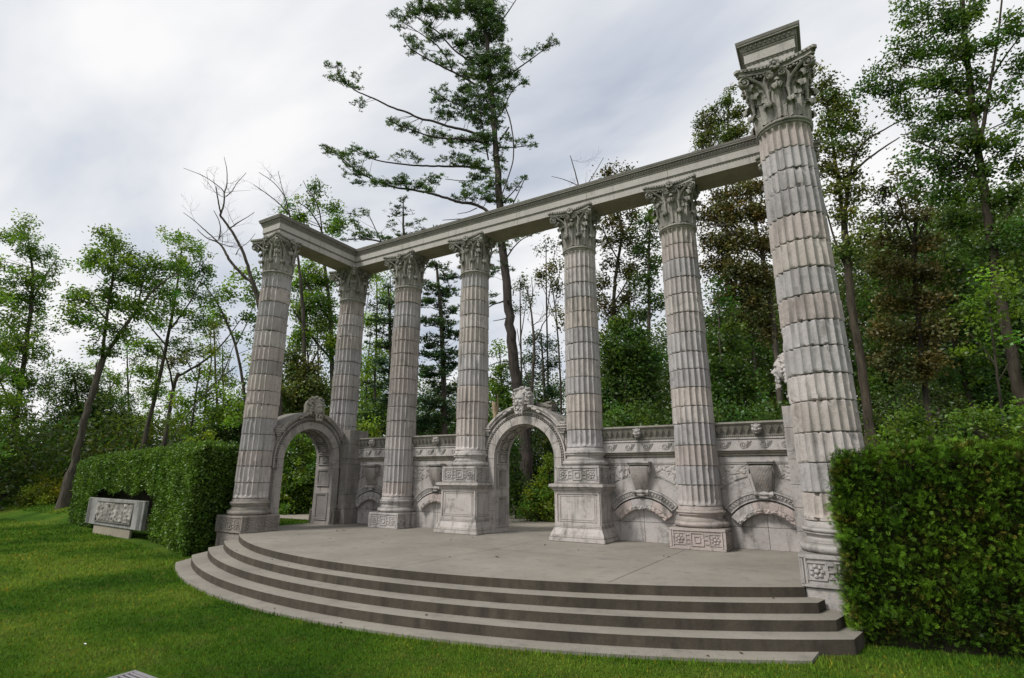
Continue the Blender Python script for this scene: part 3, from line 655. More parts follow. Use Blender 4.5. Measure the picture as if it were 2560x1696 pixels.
# ---- low carved walls
def disp_panel(mb,x0,x1,z0f,z1f,y,amp,fr,nx,nz,seed,thr=.05,tint=(1,1,1)):
    P=np.zeros((nz+1,nx+1,3))
    for i in range(nz+1):
        for j in range(nx+1):
            x=x0+(x1-x0)*j/nx; za,zb=z0f(x),z1f(x); z=za+(zb-za)*i/nz
            v=noise.noise(Vector((x*fr,z*fr*1.2,seed)))+.6*noise.noise(Vector((x*fr*2.1,seed,z*fr*2.1)))
            e=min(1,min(j,nx-j)/2,min(i,nz-i)/2)
            P[i,j]=(x,y-amp*max(0,min(1,(abs(v)-thr)*4))*e,z)
    mb.grid(P,tint=tint)
def wall(label,x0,x1,xm,pier=None,seed=0,tn=(1,1,1)):
    t=thing('carved_wall',label,'wall',(xm,.2,0),0,'low carved walls between columns'); a,b=x0-xm,x1-xm
    mb=MB(); w=.05
    # body with recessed lunette
    for q in range(2):
        xa,xb=((a,0.),(0.,b))[q]
        tt=np.array(tn)*random.Random(seed*7+q).uniform(.94,1.04)
        mb.box(xa+.003,xb-.003,.05,.55,0,.47,tt,bev=.006)
        mb.box(xa+.003,xb-.003,.05,.55,.476,1.30,tt*.99,bev=.006)
        mb.box(xa+.003,xb-.003,.045,.55,1.305,2.06,tt,bev=.006)
    def arcband(r0,r1,y0,y1,a0,a1,tt,relief=0.,zc=.10,n=28):
        aa=np.linspace(a0,a1,n); nr=5 if relief else 1
        rows=[[(r0*math.cos(x),y1,zc+r0*math.sin(x)) for x in aa]]
        for k in range(nr+1):
            r=r0+(r1-r0)*k/nr
            rows.append([(r*math.cos(x),y0-(relief*max(0,noise.noise(Vector((x*11+seed,r*24,3)))+.1)+.02*math.sin(PI*k/nr) if relief else 0),zc+r*math.sin(x)) for x in aa])
        rows.append([(r1*math.cos(x),y1,zc+r1*math.sin(x)) for x in aa])
        P=np.array(rows); mb.grid(P,False,False,tt)
        for e in(0,-1):
            n_=len(rows); q=[P[i,e] for i in range(n_)]; mb.add(q,[tuple(range(n_)) if e==-1 else tuple(range(n_))[::-1]],tt)
    for k,(q0,q1) in enumerate(((38,72),(72.4,108),(108.4,142))):
        rt=random.Random(seed*3+k); tt=np.array(tn)*np.array(rt.choice([(1,1,1),(1.02,.93,.9),(.97,.97,.98)]))
        arcband(.69,.80,-.10,.06,R(q1),R(q0),tt,.05,n=22); arcband(.803,.94,-.07,.06,R(q1),R(q0),tt)
    for k,(q0,q1) in enumerate(((42,80),(80.3,101),(101.3,138))):
        arcband(.98,1.01,-.06,.06,R(q1),R(q0),tn); arcband(1.013,1.13,-.03,.06,R(q1),R(q0),tn); arcband(1.133,1.17,-.055,.06,R(q1),R(q0),tn)
        arcband(1.175,1.48,-.0,.06,R(q1),R(q0),np.array(tn)*random.Random(seed+k).uniform(.93,1.04))
    for i in range(22):
        an=R(44+92*(i+.5)/22)
        if abs(an-PI/2)<R(9): continue
        A=trs(1.07*math.cos(an),-.035,.10+1.07*math.sin(an))@rot('Y',-(an-PI/2))
        mb.blob((0,0,0),(.026,.03,.045),1,tn,M=A)
        pth=[(.04*math.cos(q),-.005,.052*math.sin(q)) for q in np.linspace(R(125),R(415),9)]; mb.tube(pth,.007,4,tn,M=A)
    # carved spandrels
    zf=lambda x: .10+math.sqrt(max(.04,1.50**2-x*x)); zt=lambda x: max(zf(x)+.02,1.86)
    for p0,p1 in((a+.02,-.32),(.32,b-.02)):
        disp_panel(mb,p0,p1,zf,zt,.040,.020,6.5,60,26,seed*5+p0,tint=tn)
    mb.box(a,b,.02,.05,1.875,1.905,tn); mb.box(a,b,.01,.05,1.91,2.045,tn)
    # string course under frieze, frieze, cornice
    mb.box(a,b,-.02,.5,2.065,2.12,(.62,.60,.52)); mb.box(a,b,-.05,.52,2.122,2.168,(.66,.63,.55))
    mb.build('wall_body',M['marble'],t)
    mb=MB(); mb.box(a,b,-.10,.54,2.17,2.43,tn,bev=.01); mb.box(a,b,-.12,.54,2.432,2.475,tn,bev=.008)
    nsw=int((b-a)/.42); 
    for i in range(nsw):
        cx=a+(i+.42)*(b-a)/nsw; Rr=.075
        pth=[(cx+Rr*(1-.75*f)*math.cos(an),-.103,2.30+Rr*(1-.75*f)*math.sin(an)) for f,an in((q/20,-PI*.35-q/20*PI*3) for q in range(21))]
        mb.tube([(cx+.19,-.103,2.395),(cx+.15,-.103,2.31),(cx+.09,-.103,2.245)]+pth,.0085,4,tuple(np.array(tn)*.6))
        for q in range(3): mb.tube([(cx+.10+.035*q,-.103,2.39),(cx+.095+.02*q,-.103,2.34),(cx+.06+.01*q,-.103,2.27)],.0085,4,tuple(np.array(tn)*.6))
    mb.build('frieze',M['marble'],t)
    mb=MB(); g=(1,1,1)
    mb.box(a,b,-.06,.54,2.478,2.55,g); mb.box(a,b,-.19,.56,2.785,2.835,(1.5,1.5,1.45),bev=.01)
    # cavetto with palmettes
    pr=[(-.06,2.55),(-.075,2.60),(-.10,2.66),(-.13,2.72),(-.17,2.785)]
    P=np.array([[(x,y,z) for x in np.linspace(a,b,2)] for y,z in pr]); mb.grid(P,flip=True)
    for e in (a,b): mb.prism([(e-.001,2.55),(e+.001,2.55),(e+.001,2.78),(e-.001,2.78)],-.06,.54)
    for i in range(int((b-a)/.045)): mb.blob((a+(i+.5)*.045,-.075,2.515),(.014,.018,.022),1,(1.5,1.5,1.45))
    npal=int((b-a)/.15)
    for i in range(npal):
        cx=a+(i+.5)*(b-a)/npal
        if abs(cx)<.14: continue
        for q in(-2,-1,0,1,2):
            mb.tube([(cx,-.085,2.575),(cx+q*.016,-.115,2.65),(cx+q*.030,-.158,2.745-abs(q)*.012)],[.012,.015,.011],4,(1.55,1.55,1.5))
    mb.build('cornice',M['moulding'],t)
    # lion mask spout
    mb=MB(); z=2.665; y=-.19
    mb.blob((0,y+.02,z),(.085,.09,.10),3); mb.blob((0,y-.07,z-.035),(.05,.05,.04),2); mb.blob((0,y-.09,z+.005),(.022,.04,.045),2)
    mb.blob((0,y-.045,z-.095),(.04,.035,.025),2)
    for s in(-1,1):
        mb.blob((s*.04,y-.06,z+.035),(.026,.02,.014),2); mb.blob((s*.075,y,z+.075),(.028,.03,.028),2); mb.blob((s*.06,y-.035,z-.02),(.035,.035,.035),2)
    for q in range(14):
        an=q/14*2*PI; mb.blob((.085*math.cos(an),y+.04,z+.1*math.sin(an)),(.032,.04,.032),1)
    mb.build('lion_mask',M['marble'],t,smooth=True)
    # scaled console keystone
    mb=MB(); nx,nz=26,34; P=np.zeros((nz+1,nx+1,3))
    for i in range(nz+1):
        f=i/nz; z=1.24+.62*f; hw=.165+.085*f
        d=.10+.20*f**1.2+.045*math.sin(f*PI*1.15)
        if f>.9: d-=.10*((f-.9)/.1)**2
        for j in range(nx+1):
            u=j/nx*2-1; sc2=.012*abs(math.sin((u*6+f*9)*PI/1.6)*math.sin((u*6-f*9)*PI/1.6))*(1-u**6)
            P[i,j]=(u*hw,.03-d+.03*u**4-sc2+.0,z)
    mb.grid(P,tint=(.72,.70,.68)); 
    for e,fl in((0,True),(nx,False)):
        cnr=[P[i,e] for i in range(nz+1)]; back=[(p[0],.05,p[2]) for p in cnr]; G=np.array([cnr,back]); mb.grid(G,flip=not fl)
    mb.add([P[0,0],P[0,nx],(P[0,nx][0],.05,1.24),(P[0,0][0],.05,1.24)],[(0,3,2,1)])
    mb.box(-.27,.27,-.24,.05,1.865,1.905,bev=.008); mb.box(-.285,.285,-.27,.05,1.906,1.945,bev=.008)
    for s in(-1,1):
        mb.blob((s*.252,-.12,1.74),(.02,.10,.10),2)
    mb.tube([(-.20,-.12,1.21),(-.15,-.12,1.21),(-.11,-.12,1.21),(0,-.12,1.21),(.11,-.12,1.21),(.15,-.12,1.21),(.20,-.12,1.21)],[.06,.05,.028,.062,.028,.05,.06],12,flat=1)
    mb.blob((0,-.10,1.13),(.11,.06,.045),2)
    mb.build('console',M['marble'],t,smooth=True,angle=35)
    if pier is not None:
        mb=MB(); p0,p1=pier; zs=[0,.48,.95,1.42,1.95,2.12,2.62,3.10]
        for k,(z0,z1) in enumerate(zip(zs,zs[1:])): mb.box(p0-xm,p1-xm,-.55,.30,z0+.004,z1,tuple(np.array(tn)*random.Random(k+seed).uniform(.9,1.02)),bev=.008)
        mb.build('end_pier',M['dark'] if x0<0 else M['marble'],t)
wall('low carved wall bay between the left arch and the second back column',-6.90,-4.712,-6.02,(-7.05,-6.70),1,(.93,.93,.94))
wall('low carved wall bay just left of the left pedestal column',-4.70,-1.85,-3.25,None,2,(.97,.97,.96))
wall('low carved wall bay just right of the right pedestal column',1.85,4.70,3.28,None,3)
wall('low carved wall bay in the corner beside the big right column',4.712,6.90,6.10,(6.70,7.05),4)

# ---- stage and steps
CY=6.7
def arc_pts(r,xl,xr,n=72):
    return [(x,CY-math.sqrt(r*r-x*x)) for x in np.linspace(xl,xr,n)]
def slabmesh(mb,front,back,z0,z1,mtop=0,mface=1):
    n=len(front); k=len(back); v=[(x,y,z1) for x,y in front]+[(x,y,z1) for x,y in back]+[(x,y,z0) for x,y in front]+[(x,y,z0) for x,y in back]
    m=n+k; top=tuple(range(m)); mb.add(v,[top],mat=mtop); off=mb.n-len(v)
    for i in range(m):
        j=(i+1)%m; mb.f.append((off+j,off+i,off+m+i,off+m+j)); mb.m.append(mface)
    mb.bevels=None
mb=MB(); fr=arc_pts(12.65,-6.93,6.925); slabmesh(mb,fr,[(6.9,-3.0),(8.1,-2.4),(8.1,.98),(-8.1,.98),(-8.1,-2.4),(-6.9,-3.0)],-.3,0.)
st=mb.build('stage_floor',[M['concrete'],M['riser']]); tag(st,kind='structure')
t=thing('curved_steps','wide curved concrete steps in front of the stage, stained dark on their risers','steps',(0,0,-.56))
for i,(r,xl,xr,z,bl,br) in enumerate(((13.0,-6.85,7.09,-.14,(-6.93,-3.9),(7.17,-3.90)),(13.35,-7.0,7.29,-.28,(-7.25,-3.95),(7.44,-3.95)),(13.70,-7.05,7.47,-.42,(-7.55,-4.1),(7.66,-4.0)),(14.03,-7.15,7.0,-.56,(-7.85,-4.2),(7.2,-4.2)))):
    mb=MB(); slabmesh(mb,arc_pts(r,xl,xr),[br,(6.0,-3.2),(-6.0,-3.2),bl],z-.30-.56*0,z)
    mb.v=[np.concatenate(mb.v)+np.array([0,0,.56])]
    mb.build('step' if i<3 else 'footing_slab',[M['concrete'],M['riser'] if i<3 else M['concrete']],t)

mb=MB()
def joint(x0,y0,x1,y1,w=.008):
    d=np.array([x1-x0,y1-y0]); n=np.array([-d[1],d[0]])/np.linalg.norm(d); k=14; P=np.zeros((2,k+1,3))
    for i in range(k+1):
        p=np.array([x0,y0])+d*i/k+n*noise.noise(Vector((i*.7,x0,y0)))*.006
        P[0,i]=(*(p-n*w/2),.0035); P[1,i]=(*(p+n*w/2),.0035)
    mb.grid(P,flip=True)
joint(.55,-5.9,.9,-.8); joint(-3.4,-5.4,-3.2,-.05); joint(4.3,-5.1,4.45,-.7); joint(-6.85,-2.95,6.85,-2.75); 
jo=mb.build('expansion_joint',M['riser'],st)
mb=MB()
# gravel path behind the arches
far=[(12,16),(6,13.6),(0,10.6),(-3.5,8.8),(-8,6.4),(-13.2,3.7),(-16,2.4),(-18,1.5)]
near=[(12,.99),(6,.99),(0,.99),(-3.5,.99),(-8.1,.99),(-11.5,.5),(-14,.2),(-17,-.2)]
def dens(pl,k=12):
    out=[]
    for (x0,y0),(x1,y1) in zip(pl,pl[1:]):
        for q in range(k): out.append((x0+(x1-x0)*q/k,y0+(y1-y0)*q/k))
    return np.array(out+[pl[-1]])
Fp,Np=dens(far),dens(near); P=np.zeros((15,len(Fp),3))
for i in range(15):
    f=i/14; q=Np*(1-f)+Fp*f; wob=np.array([[0,noise.noise(Vector((p[0]*.8,p[1]*.8,2)))*.35] for p in q])*(1 if i in(0,14) else 0)
    if i==0: wob=np.abs(wob)
    q=q+wob; P[i,:,:2]=q; P[i,:,2]=gh(q[:,0],q[:,1])+.014
mb.grid(P,flip=False); o=mb.build('gravel_path',M['gravel'],smooth=True); tag(o,kind='structure')
bm=bmesh.new(); bm.from_mesh(o.data); bmesh.ops.recalc_face_normals(bm,faces=bm.faces[:])
if sum(f.normal.z for f in bm.faces)<0: bmesh.ops.reverse_faces(bm,faces=bm.faces[:])
bm.to_mesh(o.data); bm.free()
# ================================================================== VEGETATION
def Z2(x,y): return ((780+x*.40816)/1.08154,(y*.40816)/1.08154)
def leaf_cloud(P,Lm,Wm,rg,tint,droop=.25,spread=None):
    n=len(P); a=rg.normal(size=(n,3)); a[:,2]=a[:,2]*.55-droop; a/=np.linalg.norm(a,axis=1)[:,None]
    b=np.cross(a,rg.normal(size=(n,3))); b/=np.linalg.norm(b,axis=1)[:,None]+1e-9
    l=Lm*rg.uniform(.65,1.25,n)[:,None]; w=Wm*rg.uniform(.7,1.2,n)[:,None]
    c=np.cross(a,b)*w*.35
    return np.stack([P,P+a*l*.45+b*w*.5+c,P+a*l,P+a*l*.5-b*w*.5+c],1)
RS=[1.]
def limb_tubes(mb,limbs,pl,rg,dz=.12,sides=7,tint=(1,1,1)):
    pts=[]
    for li,lm in enumerate(limbs):
        lm=np.array(lm,float); k=len(lm); off=np.zeros(k)
        if li: off=np.cumsum(rg.normal(0,dz*3,k)*0)+np.linspace(0,rg.normal(0,1)*pl.sc(lm[0,0],lm[0,1])*45,k)
        p=np.array([pl.pt(u,v,o) for (u,v,_),o in zip(lm,off)]); r=np.array([q*pl.sc(u,v) for u,v,q in lm])*RS[0]
        # smooth
        tt=np.arange(k); f=np.linspace(0,k-1,max(4,(k-1)*4+1))
        ps=np.stack([np.interp(f,tt,p[:,i]) for i in range(3)],1); rs_=np.interp(f,tt,r)
        if len(ps)>6:
            for _ in range(2): ps[1:-1]=(ps[:-2]+2*ps[1:-1]+ps[2:])/4
        j=rg.normal(0,1,ps.shape)*rs_[:,None]*.12; j[0]=0; ps=ps+j
        if li==0: rs_[:3]*=np.array([1.45,1.2,1.07])[:len(rs_[:3])]; ps[0,2]-=.3
        mb.tube(ps,np.maximum(rs_,.006),sides if li==0 else 5,tint); pts.append(np.c_[ps,rs_])
    return np.concatenate(pts)
def rec_twigs(mb,p,d,ln,r,depth,rg,cnt):
    if depth==0 or cnt[0]<=0: return
    cnt[0]-=1; k=5; q=[p]; dd=d.copy()
    for i in range(k):
        dd=dd+rg.normal(0,.16,3)+np.array([0,0,.05]); dd/=np.linalg.norm(dd); q.append(q[-1]+dd*ln/k)
    mb.tube(q,np.linspace(r,r*.45,k+1),3,cap=False)
    for i in (1,2,3,4,5):
        if rg.random()<.75:
            nd=dd+rg.normal(0,.62,3); nd/=np.linalg.norm(nd); rec_twigs(mb,q[i],nd,ln*rg.uniform(.45,.75),r*.55,depth-1,rg,cnt)
SEED=[100]
def tree(label,u,dist,limbs,blobs,leaf='green',barkm='bark',name='tree',cat='tree',Lm=.17,Wm=.09,dens=1.6,nl=46,cr=.5,bare=0,group=None,pine=False,zs=1.,depthf=.8,droop=.25,barkt=(1,1,1)):
    SEED[0]+=1; rg=np.random.default_rng(SEED[0]); pl=Plane(u,dist)
    base=pl.pt(limbs[0][0][0],limbs[0][0][1]) if limbs else pl.base.copy()
    gz=float(gh(base[0],base[1])); base[2]=gz
    t=thing(name,label,cat,tuple(base),0,group)
    mb=MB()
    RS[0]=1. if (pine or barkm=='cut') else .80
    if pine: dens*=(3.4 if leaf=='spruce' else 1.7); Wm*=1.5; Lm*=1.05
    elif name=='shrub': dens*=1.5
    else: dens*=(5.2 if u>1800 and dens>2 else (2.7 if u<600 else 4.0)); nl=int(nl*1.15); Wm*=1.2; Lm*=1.05
    if limbs:
        u0,v0,r0=limbs[0][0]; p0=pl.pt(u0,v0)
        nodes=limb_tubes(mb,limbs,pl,rg,tint=barkt)
        if p0[2]>gz+.05:      # carry the trunk to the ground
            d0=nodes[0,:3]-nodes[min(8,len(nodes)-1),:3]; foot=p0+d0/max(abs(d0[2]),.1)*(p0[2]-gz)*.6; foot[2]=gz-.2
            rr=r0*pl.sc(u0,v0); mb.tube([foot,(foot+p0)/2+np.array([.02,0,0]),nodes[0,:3]+np.array([0,0,.3])],[rr*1.45,rr*1.15,rr*1.1],8,barkt)
    else: nodes=np.array([[*base,.05]])
    V=[];T=[]
    if name=='shrub':
        gpx=[]
        for bl in blobs:
            p=pl.pt(bl[0],bl[1]); dd=np.array([p[0],p[1],float(gh(p[0],p[1]))])-CAM; vv=(848-F_PX*(dd@UP)/(dd@FW))/1.08154
            gpx.append((bl[0],vv-bl[2]*.25,bl[2],bl[2]*.4))
            if vv-bl[1]>bl[3]*2: gpx.append((bl[0],(vv+bl[1])/2,bl[2],bl[3]))
        blobs=list(blobs)+gpx
    for bi,bl in enumerate(blobs):
        bu,bv,ru,rv=bl[:4]; dm=bl[4] if len(bl)>4 else 1.
        off=rg.normal(0,.35)*ru*pl.sc(bu,bv); c=pl.pt(bu,bv,off); k=pl.sc(bu,bv)
        rv=max(rv,.72*ru) if not pine else rv*1.15; rx,rz=ru*k*1.06,rv*k*1.05; ry=(rx+rz)/2*depthf
        n=max(2,int(dens*dm*PI*rx*rz))
        q=rg.normal(size=(n,3)); q/=np.linalg.norm(q,axis=1)[:,None]; q*=(rg.random(n)**(1/2.)*rg.uniform(.8,1.18,n))[:,None]
        cp=c+pl.side*(q[:,0:1]*rx)+pl.h*(q[:,1:2]*ry)+np.array([0,0,1.])*(q[:,2:3]*rz)
        cp=cp[cp[:,2]>gz+.1]; n=len(cp)
        if n==0: continue
        crr=cr*rg.uniform(.6,1.3,n)
        m=np.maximum(6,(nl*rg.uniform(.6,1.3,n)*(crr/cr)).astype(int)); idx=np.repeat(np.arange(n),m); N_=len(idx)
        g=rg.normal(0,.45,(N_,3)); g[:,2]*=.85*zs
        LP=cp[idx]+g*crr[idx][:,None]
        ct=np.clip(rg.normal(1,.3,n),.4,1.8); hue=rg.normal(0,.10,n)
        tt=ct[idx]*rg.uniform(.8,1.25,N_); col_=np.stack([tt*(1+hue[idx]*1.4),tt,tt*(1-hue[idx])],1)
        if pine:
            # needle tufts: needles burst from the twig tips, mostly upward and outward
            a=rg.normal(size=(N_,3)); a[:,2]=np.abs(a[:,2])*.7; a/=np.linalg.norm(a,axis=1)[:,None]
            b=np.cross(a,rg.normal(size=(N_,3))); b/=np.linalg.norm(b,axis=1)[:,None]+1e-9
            l=Lm*rg.uniform(.7,1.2,N_)[:,None]; w=Wm*rg.uniform(.7,1.2,N_)[:,None]
            # gather needles into tufts
            nt_=np.maximum(1,m//9); tid=np.concatenate([rg.integers(0,a_,b_)+o_ for a_,b_,o_ in zip(nt_,m,np.r_[0,np.cumsum(nt_)[:-1]])])
            tg=rg.normal(0,.5,(int(nt_.sum()),3)); tg[:,2]*=.45*zs; LP=cp[idx]+tg[tid]*crr[idx][:,None]
            V.append(np.stack([LP,LP+a*l*.5+b*w*.5,LP+a*l,LP+a*l*.5-b*w*.5],1))
        else: V.append(leaf_cloud(LP,Lm,Wm,rg,None,droop))
        T.append(col_)
        if limbs:
            for p in cp[::4 if not pine else 2]:
                d2=((nodes[:,:3]-p)**2).sum(1)+(0 if not pine else 0)+np.maximum(0,nodes[:,2]-p[2]+.3)*2.5
                nn=nodes[np.argmin(d2)]
                if pine and np.linalg.norm(nn[:3]-p)>1.3: continue
                r=min(.03,nn[3]*.5,.012*np.linalg.norm(nn[:3]-p)+.004)
                mid=(nn[:3]+p)/2+rg.normal(0,.06,3)*np.linalg.norm(nn[:3]-p)*.6; mb.tube([nn[:3],mid,p],[r,r*.7,r*.35],3,barkt,cap=False)
    if bare:
        cnt=[bare]
        for _ in range(bare*3):
            if cnt[0]<=0: break
            nn=nodes[rg.integers(len(nodes)//4,len(nodes))]; d=rg.normal(size=3)*.8+np.array([0,0,.55]); d/=np.linalg.norm(d)
            rec_twigs(mb,nn[:3].copy(),d,dist*.045*rg.uniform(.5,1.1),min(nn[3]*.45,.035*dist/28),3,rg,cnt)
    if mb.n:
        mb.v=[np.concatenate(mb.v)-base]; mb.t=[np.concatenate(mb.t)]
        mb.build('trunk' if name not in('shrub','bush') else 'stem',M[barkm],t,smooth=True)
    if V:
        V=np.concatenate(V)-base; fast_quads('crown' if name not in('shrub','bush') else 'foliage',V,np.concatenate(T),L[leaf],t)
    return t
def bush(label,u,dist,blobs,leaf='green',group='shrubs and undergrowth',dens=5.,**k):
    b=blobs[0]; k.setdefault('cr',.4); k.setdefault('nl',60)
    return tree(label,u,dist,[[(b[0],1180 if dist>30 else 1200,2),(b[0]+3,b[1]+b[3]*.5,1.5),(b[0]-4,b[1],1)]],blobs,leaf,'dbark',name='shrub',cat='shrub',dens=dens,group=group,**k)

# ---- left group of trees on the lawn
tree('leaning tree at the left edge of the photo, tall narrow leafy crown',5,47,
 [[(3,1148,9),(20,1060,8),(38,950,7),(55,840,6),(68,740,5),(78,640,3.5),(66,560,2)],[(72,700,3),(108,630,2),(135,595,1)],[(58,810,3),(20,750,2),(-10,720,1)],[(36,960,3),(0,880,2),(-20,840,1)]],
 [(25,535,26,26),(62,530,22,22),(50,575,40,22),(120,600,30,24),(95,640,35,25),(60,650,50,28),(20,690,40,30),(78,700,45,28),(60,755,60,28),(10,800,50,35),(85,815,40,26),(30,860,50,30),(70,890,45,25),(10,930,50,35),(60,960,40,22),(5,1010,50,40),(-30,620,30,50),(110,880,22,16)],'green',dens=1.9)
tree('dark leafy tree with a forked leaning trunk, second from the left on the lawn',158,38,
 [[(158,1118,11),(176,1050,10),(200,950,9),(222,880,8.5),(238,830,8)],[(238,832,6),(275,775,5),(318,715,4),(360,665,3),(395,640,2)],[(236,835,5),(246,740,4),(262,640,3),(266,560,2)],[(248,740,3),(210,700,2),(170,690,1.5)],[(318,715,3),(330,650,2),(340,610,1)]],
 [(262,552,34,24),(235,585,34,22),(290,590,35,25),(210,615,24,16),(262,625,48,26),(310,640,42,28),(178,690,34,20),(165,728,28,16),(225,690,40,26),(275,700,46,30),(350,610,35,26),(365,655,44,30),(400,615,34,26),(330,720,40,24),(250,760,38,24),(205,735,34,22),(385,700,28,20),(230,810,30,18),(290,770,26,16)],'green',dens=2.3)
tree('bright leafy slim tree rising behind the middle of the leafy hedge',330,42,
 [[(330,1035,6),(350,950,5.5),(372,860,5),(392,760,4),(410,660,3),(420,575,2)],[(395,760,3),(440,700,2),(470,640,1)],[(385,800,3),(350,760,2),(330,730,1)]],
 [(400,548,30,18),(428,556,26,18),(455,580,34,26),(420,610,40,26),(478,620,26,30),(440,660,45,28),(395,680,35,26),(480,690,34,28),(420,730,48,26),(365,745,35,24),(470,750,34,22),(345,800,40,24),(410,800,34,20),(330,850,34,26),(300,800,22,18),(352,900,34,20)],'green',dens=1.55)
tree('crooked tree behind the hedge with a bare branch reaching right',378,40,
 [[(378,1038,5.5),(388,970,5),(402,890,5),(412,862,4.5)],[(408,872,4),(440,855,3.5),(480,830,3),(520,790,2),(556,740,1)],[(400,900,3),(392,850,2.5),(372,800,1.5)],[(385,985,2),(430,950,2),(480,905,1.5),(524,868,1)]],
 [(450,800,40,20,.7),(500,760,34,22,.7),(400,830,30,20,.8),(470,860,24,14,.5)],'olive',bare=40,dens=1.4)
tree('thin paired stems with pale green leaves left of the front left column',445,36,
 [[(437,1032,2.5),(450,930,2.5),(462,850,2)],[(470,1030,3),(474,930,2.5),(490,830,2),(486,780,1)],[(456,880,2),(430,830,1.5)]],
 [(470,870,34,26),(450,925,40,26),(500,900,36,30),(430,975,40,30),(500,965,36,30),(480,820,28,20),(535,925,26,26),(455,1010,40,20)],'lime',dens=1.4)
tree('slender curved tree close to the left of the front left column',567,31,
 [[(566,1000,4),(568,930,4),(556,850,4),(543,790,3.5),(520,735,3),(496,690,2),(470,655,1)],[(543,850,2),(500,880,1.5),(440,950,1.5),(400,1010,1)],[(545,800,2),(575,740,1.5),(590,690,1)]],
 [(560,645,36,20),(590,680,30,28),(530,672,34,22),(505,715,30,22),(572,735,38,24),(600,780,24,40),(545,790,26,16,.6),(590,850,26,34),(560,905,24,24,.6),(545,960,34,28)],'green',dens=1.5,bare=26)
tree('bushy dark low tree between the two leftmost leaning trees',190,52,
 [[(185,1090,4),(190,1000,4),(180,930,3),(172,870,2)],[(188,990,3),(230,930,2),(260,890,1)]],
 [(165,860,34,22),(200,890,40,26),(150,915,44,28),(215,935,46,30),(170,965,60,32),(250,985,54,34),(120,985,38,30),(200,1020,70,30),(290,960,30,40)],'dgreen',dens=2.2,cr=.6)
tree('small bare forked tree far away at the left edge',62,60,
 [[(58,1035,3),(66,990,2.5),(76,972,2),(90,950,1.5)],[(66,990,2),(58,960,1.5),(62,930,1)],[(76,972,1.5),(72,940,1),(80,915,.8)]],[],bare=45,cat='bare tree')
tree('pair of tall bare branching limbs rising behind the front left column',600,27,
 [[(640,905,9),(622,800,8.5),(606,730,8),(590,668,7),(583,650,6)],
  [(583,650,5),(573,616,4.6),(562,582,4.3),(552,563,4),(537,536,3.8),(520,514,3.4),(509,498,3.2)],
  [(583,652,5),(573,647,4.6),(556,630,4.4),(539,613,4),(527,597,4),(520,581,3.4),(512,568,3),(503,559,2.8),(482,553,1.6),(468,543,1.3),(456,531,1)],
  [(502,558,2),(488,545,1.8),(473,532,1.6),(458,518,1.2),(444,506,1),(424,492,.7)],[(506,555,2),(509,540,1.7),(510,527,1.5),(506,508,1.2),(494,487,.8)],
  [(509,498,3),(515,483,2.6),(518,470,2.3),(519,457,2.1),(518,446,1.9),(524,433,1.6),(525,421,1.4),(525,405,1.2),(524,389,1),(518,363,.6)],
  [(519,446,1.6),(512,436,1.4),(500,427,1.3),(482,414,1.1),(468,406,1),(454,400,.8),(424,389,.6)],[(522,455,1.6),(531,448,1.3),(539,440,1.2),(546,425,1),(558,412,.9),(569,400,.7)],
  [(510,492,2),(506,475,1.9),(503,457,1.7),(499,432,1.4)],[(533,527,2),(545,519,1.6),(558,510,1.3),(574,501,1),(588,491,.8)],[(545,590,1.3),(552,575,1),(575,560,.8),(590,540,.6)]],[],bare=230,cat='bare tree')
tree('bare fine twigged tree above the left beam end',660,33,
 [[(700,700,4),(690,600,3.5),(680,540,3),(669,497,2.4)],[(669,497,2),(656,482,1.8),(643,468,1.6),(614,446,1.2),(586,427,.8)],[(669,495,2),(663,472,1.7),(658,452,1.5),(633,421,1.1),(599,399,.7)],[(658,452,1.3),(653,438,1.1),(650,427,1),(643,397,.7)]],[],bare=150,cat='bare tree')
tree('sparse leafy tree rising above the middle of the left beam',755,34,
 [[(770,1000,7),(768,860,6.5),(766,760,6),(757,660,5),(748,600,4),(747,546,3)],[(747,546,2.6),(738,520,2.2),(726,501,2),(709,479,1.6),(686,467,1.2)],[(747,560,2),(741,505,1.8),(739,490,1.6),(728,460,1.3),(709,436,1),(701,418,.7)],[(765,740,5),(735,700,4),(712,660,3),(700,640,2)],[(765,830,4),(730,790,3.5),(700,750,3),(680,720,2)]],
 [(663,478,14,16,.8),(684,505,20,12,.8),(700,470,16,10,.6),(728,440,16,18,.8),(720,465,14,10,.6),(735,480,14,14,.7),(700,512,22,8,.8),(775,485,16,16),(785,515,20,16),(760,530,20,12),(720,625,34,20),(750,650,30,24),(700,665,36,26),(735,700,44,28),(700,720,34,28),(750,750,34,30),(710,770,34,26),(765,800,24,40),(690,790,24,20)],'green',dens=2.3)
tree('olive crooked tree filling the gap above the grimy left arch',690,29,
 [[(700,1010,8),(698,930,7),(702,880,6),(690,845,4),(672,815,3)],[(655,1010,9),(652,930,8),(648,850,7),(655,780,5)],[(702,880,4),(720,840,3),(740,800,2)]],
 [(690,825,34,20,.8),(672,860,38,24,.9),(720,855,34,24,.8),(700,900,44,26),(660,915,34,26),(735,915,34,36),(690,950,50,26),(740,975,40,30)],'olive',dens=2.4)
tree('airy light green tree between the corner column and the next one',862,37,
 [[(868,1000,4),(866,900,4),(870,780,3),(872,680,2),(868,620,1)],[(866,850,2),(885,780,1.5),(890,720,1)],[(848,1000,3),(846,880,2.5),(858,760,1.5)]],
 [(868,640,22,26,.8),(880,690,22,26,.8),(860,740,26,28),(875,800,28,30,.8),(855,850,26,30),(850,910,30,34),(870,970,40,30)],'lime',dens=1.8,bare=25)
